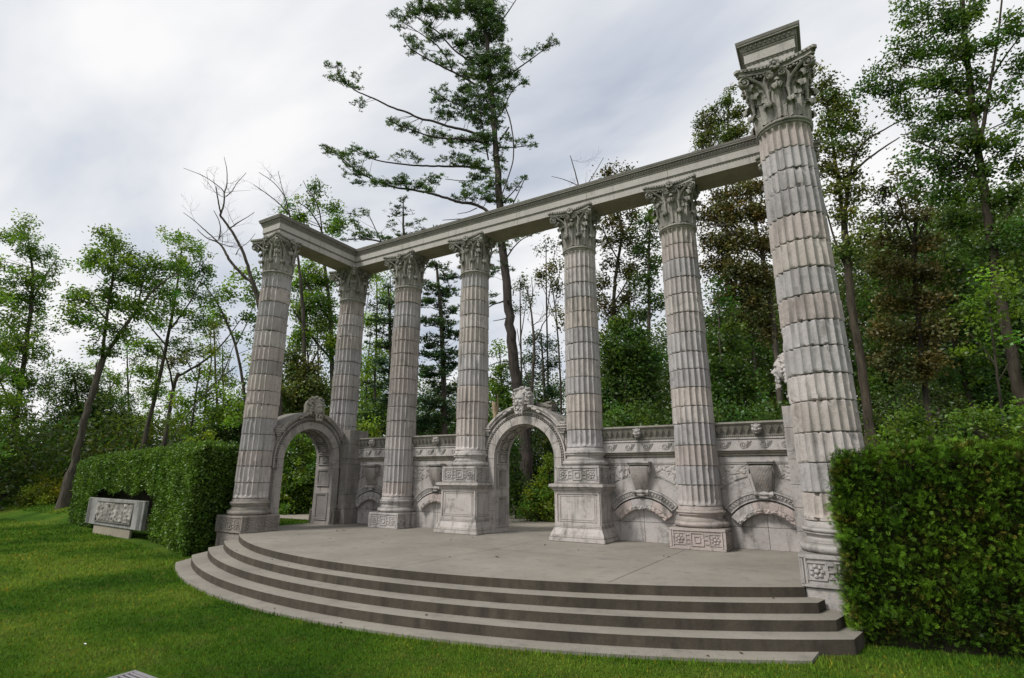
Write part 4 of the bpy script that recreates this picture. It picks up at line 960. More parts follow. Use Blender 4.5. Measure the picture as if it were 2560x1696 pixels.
tree('dark conifer mostly hidden behind the second back column',925,27,
 [[(905,1010,6),(904,900,5.5),(902,780,4),(900,700,3),(897,655,1.5)]],
 [(897,668,14,7),(888,700,24,7),(912,705,20,7),(880,738,32,9),(915,745,25,9),(885,770,30,8),(900,800,44,11),(880,840,34,10),(915,860,34,10),(885,890,40,12),(900,930,50,16),(890,975,55,20)],'spruce',pine=True,Lm=.2,Wm=.035,dens=4,nl=70,cr=.45,zs=.6,name='conifer_tree',cat='conifer')
tree('tall dark layered pine between the second back column and the left pedestal column',1015,25,
 [[(1030,1060,7),(1027,950,6.5),(1024,830,6),(1020,740,5),(1014,660,4),(1008,605,2)]],
 [(1005,615,20,9),(1030,640,26,9),(988,662,28,9),(1030,680,36,11),(992,700,34,11),(1040,720,28,10),(1000,745,44,12),(1035,775,30,12),(985,790,34,13),(1015,820,46,14),(1040,850,30,12),(990,865,40,15),(1030,900,44,15),(1000,930,46,17),(1030,965,40,17),(985,985,44,18)],'spruce',pine=True,Lm=.2,Wm=.035,dens=5.2,nl=75,cr=.42,zs=.6,name='conifer_tree',cat='conifer')
tree('young pine top showing over the beam beside the big pine',932,25,
 [[(958,1000,6),(950,850,5.5),(942,700,5),(936,600,4),(933,545,3),(932,500,2),(932,455,1)],[(936,590,3),(900,565,2.5),(870,556,2),(830,552,1.5),(790,556,1)],[(880,556,1.5),(868,530,1.2),(858,508,1),(850,492,.8)]],
 [(932,462,8,7),(930,480,14,5),(918,500,12,4),(944,494,12,4),(908,522,13,5),(948,520,16,5),(966,512,12,6),(930,540,22,5),(975,528,10,5),(960,545,24,6),(895,552,26,7),(860,548,26,9),(830,546,24,8),(802,556,24,6),(815,512,9,5),(828,524,8,4),(846,494,7,5),(820,498,6,4),(1005,535,14,7)],'pine',pine=True,Lm=.17,Wm=.028,dens=9,nl=60,cr=.28,name='pine_tree',cat='pine tree')

tree('pale green feathery tree filling the sky gap left of the slender curved tree',500,45,
 [[(505,1030,4),(503,950,3.6),(498,870,3),(496,790,2),(492,720,1.4)],[(500,900,2),(525,840,1.5),(540,800,1)]],
 [(490,720,24,18,.6),(510,760,28,20,.6),(480,790,28,20,.6),(520,820,30,22,.6),(490,860,34,24,.7),(530,890,34,24,.7),(480,930,40,26,.8),(530,960,44,28,.9),(450,980,40,26)],'lime',dens=1.2)
tree('soft green tree behind the forked leaning tree',215,55,
 [[(232,1060,4.5),(228,980,4),(226,900,3.4),(222,840,2)],[(228,960,2),(255,900,1.5),(280,860,1)]],
 [(222,845,30,20,.7),(265,870,34,22,.7),(200,885,34,24,.8),(245,920,44,26,.9),(295,925,34,24,.8),(210,960,44,28),(270,985,54,30),(320,980,34,28),(235,1030,60,30)],'green',dens=1.4)
tree('yellow green tree between the slim tree and the crooked tree behind the hedge',355,50,
 [[(348,1040,4),(352,960,3.4),(360,880,2.6),(366,820,1.6)]],
 [(362,815,24,18,.6),(335,860,30,22,.7),(385,870,34,22,.7),(350,905,34,22,.8),(410,930,40,26,.8),(340,960,40,26,.9),(390,985,44,28),(430,1010,44,26),(330,1015,40,26)],'lime',dens=1.4)
tree('leafy tree partly outside the photo at the left edge',-25,42,
 [[(-35,1140,8),(-30,1000,7),(-22,880,6),(-12,780,4.5),(-5,690,3)],[(-25,920,4),(15,860,3),(35,820,1.5)]],
 [(-10,690,30,24),(5,735,34,24,.8),(-20,770,40,26),(15,810,34,22,.7),(-15,850,44,30),(25,880,30,22,.6),(-10,930,50,34),(15,990,40,30,.8),(-20,1050,50,40)],'green',dens=1.9)
# ---- the big pine
zb=[(1080,100,80,90),(1000,60,80,60),(920,40,70,50),(850,70,60,36),(760,70,60,36),(690,50,60,40),(620,60,40,40),(560,110,26,26),(510,90,22,30),(530,160,24,18),(600,250,30,30),(640,290,36,24),(600,330,22,22),(700,170,50,24),(740,230,44,22),(830,220,50,24),(900,270,60,28),(980,240,60,40),(1060,240,80,70),(1140,200,40,60),(830,330,40,16),(720,340,36,16),(780,385,40,16),(860,400,40,18),(960,370,60,36),(1050,370,80,60),(1130,340,60,50),(920,460,48,24),(1000,470,70,40),(1090,460,70,50),(1180,450,50,34),(1240,470,44,26),(1290,500,24,18),(930,540,50,24),(1030,560,70,36),(1120,560,60,50),(1190,560,34,40),(820,550,26,16),(760,580,22,26),(790,620,40,22),(880,620,60,26),(970,640,70,34),(1070,650,70,40),(1140,660,40,44),(780,690,44,22),(860,700,60,26),(950,730,70,28),(1050,740,70,40),(1120,760,40,40),(490,735,34,14),(480,765,26,10),(560,765,40,14),(560,800,32,14),(640,800,44,18),(700,860,40,16),(720,820,44,16),(800,830,50,20),(840,880,50,18),(920,860,60,24),(1010,860,70,30),(1080,850,60,36),(1040,920,50,22),(810,980,34,16),(870,960,40,14),(900,1000,50,14),(960,985,50,20),(1020,1000,44,26),(540,965,44,11),(620,950,40,9),(650,975,16,7),(250,915,44,10),(230,940,30,10),(330,945,44,14),(370,965,30,10),(80,905,12,14),(130,930,34,16),(190,960,40,22),(230,1010,36,20),(280,1060,40,20),(210,1070,26,10),(320,1060,30,10),(290,1115,34,14),(390,1110,44,22),(460,1130,50,24),(540,1110,50,24),(570,1085,24,10),(600,1150,50,20),(680,1130,50,18),(740,1110,44,16),(780,1095,20,14),(700,1170,44,14),(1000,1090,46,24),(960,1140,44,16),(1050,1060,44,34),(870,1200,40,14),(940,1190,50,20),(1020,1190,54,26),(1090,1140,44,44),(1100,1230,44,40),(1170,1120,26,26),(1210,1160,26,16),(1250,1130,26,16),(1290,1100,18,18),(1190,1220,34,22),(150,400,14,24),(165,440,24,20),(110,410,12,16),(120,480,28,14),(180,490,34,18),(220,520,30,20),(275,470,14,14),(270,530,20,20),(310,620,24,9),(280,640,16,8),(1310,350,18,12),(1345,335,24,16),(1400,315,26,14),(1440,290,26,12),(1450,255,14,10),(1490,265,18,12),(1200,850,30,14),(1170,900,30,16),(1240,880,30,9),(1300,880,20,10),(1345,885,22,12),(1340,840,8,6),(1160,980,26,24),(1170,1040,20,26),(1200,310,22,30),(1180,390,26,30),(1150,100,24,40),(1080,0,80,60),(980,-60,90,60),(1100,-120,80,70),(850,-20,60,40),(700,-30,50,40),(1010,-180,80,70)]
pb=[]
for x,y,a,b in zb:
    q=Z2(x,y); pb.append((q[0],q[1],a*.3774,b*.3774))
for x,y,a,b in((290,180,30,26),(350,150,30,20),(420,120,40,12),(480,90,20,8),(260,330,34,22),(240,360,20,16),(300,300,20,20),(250,525,34,16),(230,570,24,14),(370,330,10,10),(560,60,10,6)): pb.append(((1150+x*.3444)/1.08154,(560+y*.3444)/1.08154,a*.318,b*.318))
bl=[[(1200,1180,17),(1222,1100,16),(1212,1010,14),(1200,930,13),(1190,850,12.5),(1180,770,11.5),(1173,700,10.5),(1168,640,10),(1160,560,9.5),(1155,470,8.5),(1148,380,7.5),(1143,300,6.5),(1135,200,5.5),(1125,100,5),(1115,0,4),(1105,-120,3),(1100,-200,2)]]
def zl(pts,r0,r1): 
    n=len(pts); return [(*Z2(x,y),r0+(r1-r0)*i/(n-1)) for i,(x,y) in enumerate(pts)]
bl+=[zl([(1085,1305),(1050,1275),(980,1245),(900,1240),(830,1215),(760,1195),(700,1180),(600,1160),(500,1150),(420,1120),(350,1090),(280,1050),(230,1010),(150,940),(70,890)],4,1),
 zl([(1090,1035),(1020,1030),(930,1020),(800,1020),(700,1018),(600,1012),(500,1000),(400,985),(330,955),(260,925),(205,905)],3,.9),
 zl([(1060,850),(1000,818),(930,795),(830,775),(740,740),(660,730),(590,690),(500,665),(430,630),(380,605),(320,580),(270,560),(220,520),(170,470),(150,400)],3.4,.9),
 zl([(1080,890),(1000,860),(900,850),(800,850),(700,830),(620,800),(540,770),(470,740)],3,.9),
 zl([(1060,700),(980,670),(900,645),(820,610),(760,570)],2.6,.8),zl([(1000,520),(940,480),(860,440),(780,400),(720,370),(650,330),(590,290),(560,230)],2.8,.8),
 zl([(1020,400),(940,360),(860,300),(780,200),(700,150),(620,90),(560,40)],2.6,.8),zl([(860,440),(840,380),(800,320),(760,270),(700,230),(640,190),(560,140),(500,80)],2,.7),
 zl([(1060,560),(1150,500),(1230,445),(1290,400),(1340,365),(1400,320),(1460,285),(1500,260)],2.2,.7),zl([(1120,905),(1180,905),(1240,905),(1300,895),(1365,885)],2,.7),
 zl([(1120,740),(1180,670),(1200,600),(1240,540),(1300,495)],1.9,.7),zl([(1130,1290),(1180,1230),(1230,1180),(1270,1130),(1300,1085)],2,.7),zl([(1140,160),(1190,90),(1250,0)],2,1),
 zl([(1180,650),(1210,720),(1232,830),(1236,900),(1234,980),(1215,1050),(1190,1120),(1150,1230)],1.6,1.4),zl([(1190,1370),(1230,1250),(1270,1170),(1305,1090)],1.6,1),
 zl([(980,1110),(900,1108),(815,1098)],1.2,.7),zl([(1010,1275),(960,1300),(890,1312)],1.2,.7),zl([(1000,1340),(900,1342),(800,1350)],1.4,.8),zl([(1150,860),(1180,820),(1205,780)],2.2,1.8),zl([(1080,980),(1060,860),(1030,700),(1020,600)],2,1)]
def z7l(pts,r0,r1): n=len(pts); return [((1150+x*.3444)/1.08154,(560+y*.3444)/1.08154,r0+(r1-r0)*i/(n-1)) for i,(x,y) in enumerate(pts)]
bl+=[z7l([(330,260),(380,180),(450,110),(540,70)],2,.8),z7l([(345,545),(300,570),(250,580),(200,610)],2.4,1.2),z7l([(385,1000),(300,1000),(210,1030)],1.6,.8),z7l([(390,1160),(300,1140),(200,1110)],1.4,.7),z7l([(350,680),(300,695),(240,705)],1.3,.7),z7l([(385,640),(355,580),(345,550)],3,2),z7l([(385,520),(388,475)],1.4,.9)]
tree('very tall pine with long bare-stemmed branches reaching left above the beam',1228,24,bl,pb,'pine','pbark',pine=True,Lm=.16,Wm=.026,dens=15,nl=74,cr=.27,name='pine_tree',cat='pine tree',depthf=1.)
tree('broken pale dead trunk standing left of the central arch',1147,17.5,[[(1152,1040,5),(1147,985,5),(1143,950,4.6),(1141,930,4)],[(1147,985,4),(1149,940,3),(1150,912,1.2)]],[],barkm='cut',name='dead_trunk',cat='dead trunk')
tree('bare thin grey tree right of the big pine trunk, over the central arch',1235,30,
 [[(1222,1050,5),(1226,960,5),(1229,896,4.6),(1235,820,4),(1234,782,3.6),(1229,725,2.6),(1222,683,2),(1211,655,1)],[(1235,790,2.6),(1249,765,2),(1254,750,1.6),(1290,700,.8)],[(1226,700,1.6),(1232,680,1.3),(1228,640,.8)],[(1229,900,2.5),(1210,850,1.6),(1195,760,1)]],[],bare=110,cat='bare tree')
tree('dark evergreen with sky gaps right of the big pine trunk',1250,33,
 [[(1262,1080,5),(1260,960,4.5),(1256,850,3.5),(1250,770,2)]],
 [(1240,785,24,14),(1272,800,26,16,.8),(1230,830,28,16),(1265,850,34,18,.8),(1225,880,30,18),(1270,905,34,20),(1235,935,40,24),(1280,960,30,30),(1210,960,30,40),(1245,1010,50,30)],'spruce',dens=2.2,cr=.5,Lm=.16,Wm=.07,name='conifer_tree',cat='conifer')
tree('yellow green tree left of the big pine trunk above the broken dead trunk',1160,30,
 [[(1165,1080,4),(1162,980,3.5),(1158,880,2.5),(1155,800,1.5)]],
 [(1150,800,14,20,.6),(1160,850,22,26,.8),(1150,900,30,28),(1170,940,26,30),(1155,990,34,34),(1170,1040,30,34)],'green',dens=3.)
tree('thin autumn coloured sapling left of the right pedestal column',1290,31,
 [[(1298,1000,3),(1296,880,3),(1290,780,2.4),(1282,700,2),(1274,650,1.4),(1266,620,1)],[(1290,760,1.6),(1270,700,1.2),(1250,655,.8)],[(1284,700,1.4),(1292,650,1),(1296,610,.7)]],
 [(1278,618,16,10,.8),(1250,636,16,9,.8),(1262,650,16,10,.7),(1288,660,12,24,.8),(1290,710,10,22,.6),(1294,760,9,24,.6)],'brown',dens=2.,bare=30)
# ---- trees seen between the right hand columns
tree('backlit autumn tree right of the right pedestal column with tips above the beam',1418,30,
 [[(1436,1000,7),(1428,880,6.5),(1420,780,6),(1418,722,5.5),(1420,660,5),(1427,607,4.5),(1436,560,4),(1441,536,3.4),(1432,505,3),(1420,480,2),(1408,430,1.4),(1402,400,.8)],[(1428,600,2.4),(1405,560,2),(1392,520,1.4)],[(1438,545,2.4),(1460,520,2),(1472,480,1.2),(1445,410,.7)],[(1420,700,2.4),(1450,650,1.6),(1470,610,1)]],
 [(1398,402,16,9,.9),(1412,396,14,8,.9),(1430,400,12,7,.7),(1448,396,9,6,.6),(1400,520,22,14,.8),(1430,500,22,14),(1460,500,20,16),(1445,545,30,20,.8),(1402,560,22,20,.8),(1465,570,22,24,.7),(1415,610,26,22,.7),(1450,630,26,24,.6),(1400,660,22,26,.7),(1440,690,26,24,.7),(1405,720,26,24),(1440,750,30,22),(1400,780,24,24)],'brown',dens=2.4)
tree('bare twigs above the long beam, between the two pedestal columns and the pink block',1340,34,
 [[(1360,900,4),(1352,700,3.4),(1345,520,3),(1340,440,2.2),(1330,400,1.6),(1318,360,1)],[(1342,450,1.6),(1372,405,1.2),(1395,365,.8)],[(1338,430,1.5),(1305,415,1.1),(1275,408,.7)]],[],bare=60,cat='bare tree')
tree('dark green tree just left of the column on the pinkish block',1498,29,
 [[(1502,1000,6),(1500,850,5.5),(1500,700,5),(1500,580,3.5),(1503,490,2)]],
 [(1505,490,16,14),(1490,520,26,18,.8),(1515,545,22,20),(1485,580,26,20,.8),(1512,610,24,22),(1490,650,30,24,.9),(1512,690,26,24),(1485,730,30,22)],'dgreen',dens=2.6)
tree('leafy green maple filling the gap between the right pedestal column and the pinkish block',1455,25,
 [[(1452,1020,6),(1448,930,5.5),(1445,860,4.5),(1452,790,3),(1458,730,1.5)],[(1446,900,3),(1475,850,2),(1505,800,1.2)],[(1446,890,3),(1420,840,2),(1400,800,1.2)]],
 [(1455,735,20,16),(1440,765,34,18),(1475,780,34,20),(1410,800,34,20),(1450,815,44,22),(1500,820,34,24),(1420,850,44,22),(1475,865,44,24),(1400,900,36,24),(1450,905,50,26),(1505,900,34,30),(1420,950,50,26),(1485,955,50,28)],'dgreen',dens=3.6,Lm=.15)
tree('big dense brown leafed tree between the pinkish block column and the near column',1775,29,
 [[(1808,1000,9),(1800,880,8.5),(1790,780,8),(1780,690,7.5),(1765,600,6.5),(1745,520,5),(1735,450,3)],[(1765,600,4),(1720,560,3),(1680,520,2)],[(1775,640,4),(1720,640,3),(1670,620,2)]],
 [(1650,450,28,18,.5),(1700,450,36,20,.8),(1745,430,34,24),(1640,500,34,22,.8),(1690,500,40,24,1.3),(1745,490,40,28,1.3),(1650,555,34,24),(1705,560,44,28,1.4),(1760,560,34,34,1.3),(1660,615,38,26),(1715,625,46,28,1.3),(1765,640,34,34),(1690,680,40,24),(1745,700,44,28),(1775,760,26,30),(1720,750,34,22,.7)],'brown',dens=3.4,Lm=.15)
tree('backlit olive tree top between the beam and the top of the near column',1665,36,
 [[(1690,900,6),(1684,700,5.5),(1680,560,5),(1678,440,4),(1680,340,3),(1684,260,2),(1688,215,1)],[(1680,360,2.4),(1650,310,1.6),(1625,270,1)],[(1682,330,2),(1710,290,1.4),(1725,260,1)]],
 [(1690,205,10,16,.7),(1672,240,22,16,.9),(1640,262,22,16,.8),(1618,290,14,16,.7),(1660,285,30,18,.9),(1700,265,22,20,.9),(1715,300,18,18),(1635,315,26,14),(1680,315,34,14),(1625,335,20,12)],'olive',dens=2.6)
tree('light green sapling between the pinkish block column and the near column',1670,24,
 [[(1672,1000,4.5),(1668,900,4),(1665,820,3),(1662,740,2),(1660,680,1)],[(1667,870,2),(1700,830,1.6),(1730,800,1)]],
 [(1655,665,18,18,.8),(1672,705,26,18),(1650,745,30,20),(1688,760,32,20),(1655,800,34,22),(1640,850,30,24),(1700,810,34,18),(1690,860,44,24),(1660,905,44,26),(1735,900,34,26),(1710,945,46,24),(1770,945,34,26),(1650,950,34,24)],'dgreen',dens=3.2,Lm=.14)
for i,(u,d,v1,v2) in enumerate(((1716,46,1000,690),(1742,44,1000,640),(1757,50,1000,700),(1782,46,1000,720),(1380,48,1000,640),(1268,44,1000,560),(1208,48,1000,640),(838,46,1000,660),(908,50,1000,640),(716,44,1010,720),(740,48,1010,730),(2080,40,1000,560),(2060,48,1000,600),(2170,40,980,560),(2205,44,980,600),(2250,42,980,640),(2290,46,980,640),(2030,44,1010,640),(300,56,1030,800),(260,58,1050,860),(520,52,1020,800),(1460,50,1000,620))):
    tree('thin dark trunk in the wood behind the colonnade',u,d,[[(u,v1,3.2),(u-2,(v1*2+v2)/3,2.9),(u-5,(v1+v2*2)/3,2.3),(u-6,v2,1.2)],[(u-4,(v1+v2*2)/3+20,1.6),(u+14,v2+20,.9)]],[(u-5,v2+10,26,20,.35),(u+8,v2+50,24,20,.3),(u-16,v2+80,20,18,.25)],'wood','dbark',group='thin trunks in the wood',dens=1.5,cr=.7,bare=6,Lm=.2,Wm=.11)
# ---- right hand wood
tree('tall backlit olive tree immediately right of the near column',2000,21,
 [[(2016,1040,13),(2006,950,12.5),(1992,850,12),(1976,750,11.5),(1964,660,11),(1957,580,10),(1950,500,8)],[(1950,505,6),(1938,420,5),(1926,340,4),(1915,260,3),(1905,190,1.5)],[(1952,520,6.5),(1958,450,5),(1967,404,4.5),(2002,371,3.4),(2040,343,2.6),(2080,318,1.6)],[(1957,480,4.5),(1966,400,4),(1977,351,3.5),(2005,322,2.8),(2035,305,2.4),(2075,282,1.8),(2120,266,1)],[(1963,640,4),(1930,560,3),(1905,470,2)]],
 [(1893,165,12,16,.8),(1908,190,20,20),(1935,215,26,20),(1900,235,22,20),(1945,250,30,20),(1975,270,22,20,.8),(1915,280,26,22),(1955,300,30,22),(1990,320,20,20,.6),(1898,320,18,22),(1930,340,30,22),(1970,350,26,20,.8),(1910,385,26,24),(1950,400,30,24),(1925,440,30,26),(1985,440,26,20,.5),(1965,470,26,22,.8),(1940,500,30,24),(2000,500,22,18,.5),(1975,540,28,24,.7),(1950,570,24,26),(1990,600,26,24,.6)],'olive','bark',dens=3.2,Lm=.12,Wm=.07,cr=.36,barkt=(.75,.72,.66))
tree('brownish mottled tree with a straight dark trunk in the right wood',2130,24,
 [[(2150,1010,8.5),(2145,940,8),(2134,860,8),(2124,760,7.5),(2116,650,6.5),(2112,570,6),(2118,500,4.5)],[(2114,580,5),(2135,520,4),(2160,460,3.2),(2180,400,2.4)],[(2112,560,4),(2090,500,3),(2070,440,2)]],
 [(2075,410,22,18,.7),(2050,450,30,22,.8),(2095,460,30,22,.8),(2030,500,28,22,.8),(2075,510,34,22,.8),(2130,500,28,22,.7),(2045,560,34,24),(2100,570,34,24),(2150,560,30,24),(2035,620,30,26),(2085,630,36,26,1.2),(2140,630,34,26,1.2),(2050,690,36,28,1.2),(2110,700,40,28,1.3),(2165,690,30,30),(2060,760,40,30,1.2),(2120,780,40,30),(2170,760,30,30),(2040,830,34,30),(2100,850,40,30),(2150,850,34,30)],'brown','dbark',dens=2.8,Lm=.13,Wm=.075,cr=.42)
tree('largest green maple at the right edge with a pale lower trunk',2345,19,
 [[(2392,1060,15),(2372,970,14.5),(2352,880,14),(2334,800,13.5),(2314,700,12.5),(2300,620,12),(2290,540,11),(2274,440,10),(2258,330,9),(2245,220,8),(2232,110,7),(2224,0,6),(2218,-80,4)],[(2262,350,6),(2278,260,5),(2292,180,4),(2308,80,3),(2318,-20,2)],[(2292,560,6),(2325,510,5),(2355,450,3.6),(2390,380,2)],[(2250,260,4),(2200,200,3),(2140,160,2),(2080,150,1.2)],[(2270,420,4),(2210,370,3),(2150,340,2),(2100,320,1.2)],[(2292,180,3),(2330,120,2.4),(2380,60,1.4)]],
 [(2105,10,28,22,.7),(2150,20,34,26,.8),(2095,55,24,20,.7),(2135,75,34,22,.9),(2190,50,34,34),(2240,30,34,34,1.2),(2070,115,26,18,.8),(2110,130,34,20,.9),(2160,120,34,24),(2210,120,36,30,1.2),(2270,110,34,30,.8),(2045,160,28,16,.8),(2010,190,28,16,.8),(1992,215,18,12,.7),(2040,205,30,14,.7),(2090,195,32,20),(2140,190,34,22),(2190,190,36,26,1.2),(2240,190,34,30,1.2),(2060,245,28,14,.6),(2110,250,34,20,.8),(2165,260,36,26),(2215,260,36,28,1.2),(2265,250,30,28,.9),(2130,310,34,20),(2180,320,36,26,1.1),(2235,330,36,28,1.2),(2290,320,30,26,.8),(2110,360,30,22),(2160,380,36,24,1.2),(2215,390,36,26,1.3),(2270,400,34,28,1.1),(2120,420,28,22),(2175,440,34,24,1.2),(2235,450,36,26,1.3),(2300,460,34,26),(2190,500,34,24),(2250,510,34,26,1.2),(2320,530,34,26),(2350,60,30,40,.8),(2360,150,28,34,.9),(2330,210,28,30,.8),(2365,270,24,34),(2330,330,30,30),(2365,390,30,34,1.1),(2345,450,30,28),(2365,540,28,34),(2220,560,30,22,.8),(2270,580,34,24),(2340,610,34,28,.9)],'dgreen','bark',dens=4.2,Lm=.10,Wm=.06,cr=.34,barkt=(.62,.60,.55))
tree('leaning dark forest tree left of the pale lower trunk in the right wood',2235,27,
 [[(2262,1000,7.5),(2248,940,7.5),(2230,880,7.5),(2210,800,7),(2192,730,6.5),(2178,670,5.5),(2168,600,4)],[(2192,730,4),(2210,660,3),(2230,610,2)]],
 [(2170,600,34,26),(2215,620,38,28),(2165,660,34,28,.8),(2225,690,40,28),(2185,740,34,24,.7),(2250,750,38,26),(2220,820,40,26,.6),(2280,820,34,28,.8),(2190,870,38,28,.8),(2260,890,40,26)],'dgreen','dbark',dens=2.6,Lm=.15,cr=.42)
tree('yellow green understorey maple in front of the pale lower trunk at the right edge',2300,16.5,
 [[(2322,1010,4),(2312,920,3.5),(2300,830,3),(2290,740,2),(2286,680,1)],[(2305,850,2),(2270,800,1.5),(2240,770,1)],[(2308,880,2),(2345,820,1.4),(2367,780,1)]],
 [(2290,650,26,16,.8),(2262,680,28,14,.7),(2320,670,26,16,.7),(2240,720,28,14,.6),(2290,725,34,16,.8),(2350,720,26,18,.7),(2265,770,34,16,.7),(2250,810,30,12,.5),(2350,790,24,22,.7)],'green','dbark',dens=2.6,Lm=.10,Wm=.06,cr=.3)
tree('dense dark green tree between the backlit olive tree and the mottled brownish tree',2060,33,
 [[(2072,1010,6),(2066,900,5.5),(2060,780,4.5),(2052,660,3)],[(2062,800,3),(2035,740,2),(2020,690,1)]],
 [(2045,640,30,24,.8),(2020,690,30,26),(2070,700,34,26),(2040,750,40,28),(2090,780,36,28),(2030,820,38,28),(2080,860,44,30),(2040,900,40,30)],'dgreen','dbark',dens=2.6)
tree('dark green tree deep in the wood right of the leaning dark tree',2310,30,
 [[(2318,1000,6),(2312,900,5.5),(2306,780,4.5),(2300,700,3)]],
 [(2300,690,36,26,.8),(2340,730,36,28),(2290,760,38,28),(2340,800,40,30),(2295,840,44,30),(2345,880,44,30),(2290,910,44,28),(2375,760,30,40),(2380,860,30,40)],'dgreen','dbark',dens=2.6)
tree('dark green tree behind the dense brown tree beside the near column',1745,36,
 [[(1752,1000,6),(1748,880,5),(1740,760,4),(1735,680,2.5)]],
 [(1735,690,30,26,.8),(1700,740,34,26),(1765,750,34,28),(1720,790,40,26),(1770,830,34,28,.8),(1690,850,40,26,.8),(1740,880,44,28,.7)],'dgreen','dbark',dens=2.2)
# ---- shrubs
bush('dark brownish shrub behind the goldenrod at the far left',105,56,[(105,1075,44,26),(85,1060,30,20),(130,1060,34,20),(110,1105,50,22),(60,1090,30,30)],'wood',dens=3.)
bush('large green shrub between the hedge end and the leaning trunk',150,44,[(135,1085,30,16),(110,1105,34,18),(165,1080,26,18),(90,1125,30,14),(130,1120,46,20)],'green',dens=3.)
bush('yellow flowering goldenrod clump at the edge of the left lawn',115,42,[(110,1130,34,11),(85,1135,24,10),(145,1128,28,13),(120,1145,46,8)],'yellow',dens=5.,Lm=.12,Wm=.08)
bush('dark shade bush behind the leaning tree at the left edge of the photo',20,62,[(35,1090,34,40),(0,1080,44,44),(60,1050,34,30),(20,1130,60,20)],'wood',dens=3.)
bush('rounded green tree mass behind the right half of the leafy hedge',510,38,[(520,960,40,34),(550,985,40,34),(480,1000,40,28),(530,1015,60,22),(570,940,30,40)],'dgreen',dens=3.)
bush('bright shrub seen through the grimy left arch',690,26,[(700,1035,24,22),(680,1060,30,24),(715,1070,30,24),(670,1020,26,22),(700,1100,44,26),(670,1130,40,22),(725,1130,34,26),(730,1010,24,30),(650,1080,24,40)],'green',dens=7,Lm=.12,cr=.32)
bush('dark undergrowth behind the wall between the corner column and the pedestal',900,28,[(850,990,44,24),(900,985,50,24),(870,950,34,24),(950,990,44,28),(1000,1000,44,24),(830,1020,30,26)],'dgreen',dens=5,Lm=.13)
bush('yellowish shrub right behind the wall beside the corner column',852,24,[(848,985,24,14),(865,998,24,14),(838,1000,22,16),(850,1020,34,14)],'lime',dens=5,Lm=.12)
bush('dark leafy thicket behind the left pedestal column',1080,27,[(1050,1000,40,30),(1130,1010,40,34),(1090,980,50,30),(1160,1060,34,50),(1180,1100,34,40)],'dgreen',dens=5,Lm=.13)
bush('bright green shrub at the foot of the big pine, through the central arch',1262,20.5,[(1268,1070,18,20),(1255,1100,22,20),(1275,1120,24,22),(1245,1135,30,18),(1270,1150,30,20),(1215,1150,26,16)],'lime',dens=8,Lm=.10,cr=.28)
bush('dark green shrub left of the big pine trunk, through the central arch',1195,22,[(1192,1080,20,30),(1200,1120,22,26),(1188,1040,20,30),(1205,1150,24,18)],'dgreen',dens=6,Lm=.11)
bush('dark thicket behind the pine seen through the central arch',1240,30,[(1240,1040,50,40),(1280,1080,40,50),(1210,1090,44,50),(1250,1130,60,40),(1290,1010,40,40)],'wood',dens=5,Lm=.14)
bush('dark green thicket behind the wall right of the central arch',1440,22,[(1420,970,44,26),(1480,965,44,26),(1520,980,34,26),(1400,1010,40,30),(1460,1000,60,26)],'dgreen',dens=6,Lm=.12)
bush('dark green thicket behind the wall beside the near column',1720,21,[(1640,975,40,26),(1700,970,46,24),(1760,975,44,26),(1800,985,34,34),(1680,1010,60,26),(1770,1010,50,30)],'dgreen',dens=6,Lm=.12)
bush('spreading green shrubs rising behind the left end of the cedar hedge',2080,14,[(2050,985,34,24),(2100,960,38,24),(2080,1010,50,24),(2140,985,36,26),(2030,1020,34,24),(2120,1020,50,20)],'green',dens=9,Lm=.09,Wm=.05,cr=.26)
bush('layered green shrubs rising behind the right end of the cedar hedge',2270,12.5,[(2200,970,40,24),(2260,945,40,22),(2230,1000,50,26),(2300,980,46,26),(2350,950,36,30),(2340,1010,50,24),(2190,1015,40,24),(2390,980,30,40)],'green',dens=10,Lm=.085,Wm=.045,cr=.24)
bush('dim thicket in the wood above the cedar hedge',2200,30,[(2050,930,50,40),(2130,920,50,40),(2210,910,50,40),(2290,900,50,44),(2360,890,50,50),(2020,980,40,40),(2180,970,90,40),(2320,960,80,44)],'wood',dens=4,Lm=.14)
# ---- far wood: one leafy mass
def woods():
    rg=np.random.default_rng(55); V=[];T=[]
    uu=np.array([-200,0,60,150,300,420,560,700,850,1000,1200,1300,1450,1650,1800,2000,2200,2500])
    tv=np.array([980,990,1010,985,985,1000,960,880,850,880,900,880,800,740,640,560,470,420])
    n=15000; u=np.where(rg.random(n)<.45,rg.uniform(1350,2480,n),rg.uniform(-150,2480,n)); top=np.interp(u,uu,tv)+rg.normal(0,22,n)
    f=rg.random(n)**.75; v=1185-(1185-top)*f; dist=rg.uniform(42,75,n)
    keep=rg.random(n)<np.interp((1185-v)/(1185-top+1),[0,.5,1],[1,.85,.45]); u,v,dist,f=u[keep],v[keep],dist[keep],f[keep]
    C=[]
    for a,b,d in zip(u,v,dist):
        r=ray(a,b); C.append(CAM+r*(d/math.hypot(r[0],r[1])))
    C=np.array(C); m=rg.integers(26,60,len(C)); idx=np.repeat(np.arange(len(C)),m); N_=len(idx)
    g=rg.normal(0,.75,(N_,3)); g[:,2]*=.7; P_=C[idx]+g
    ct=np.clip(rg.normal(1,.28,len(C)),.4,1.8); hue=rg.normal(0,.12,len(C)); tt=ct[idx]*rg.uniform(.75,1.25,N_)
    V=leaf_cloud(P_,.30,.17,rg,None); gzz=gh(P_[:,0],P_[:,1]); V=V[P_[:,2]>gzz]; tt=tt[P_[:,2]>gzz]; hh=hue[idx][P_[:,2]>gzz]
    o=fast_quads('far_woodland',V,np.stack([tt*(1+hh*1.6),tt,tt*(1-hh)],1),L['wood']); tag(o,'distant wood behind everything',None,None,'stuff')
woods()
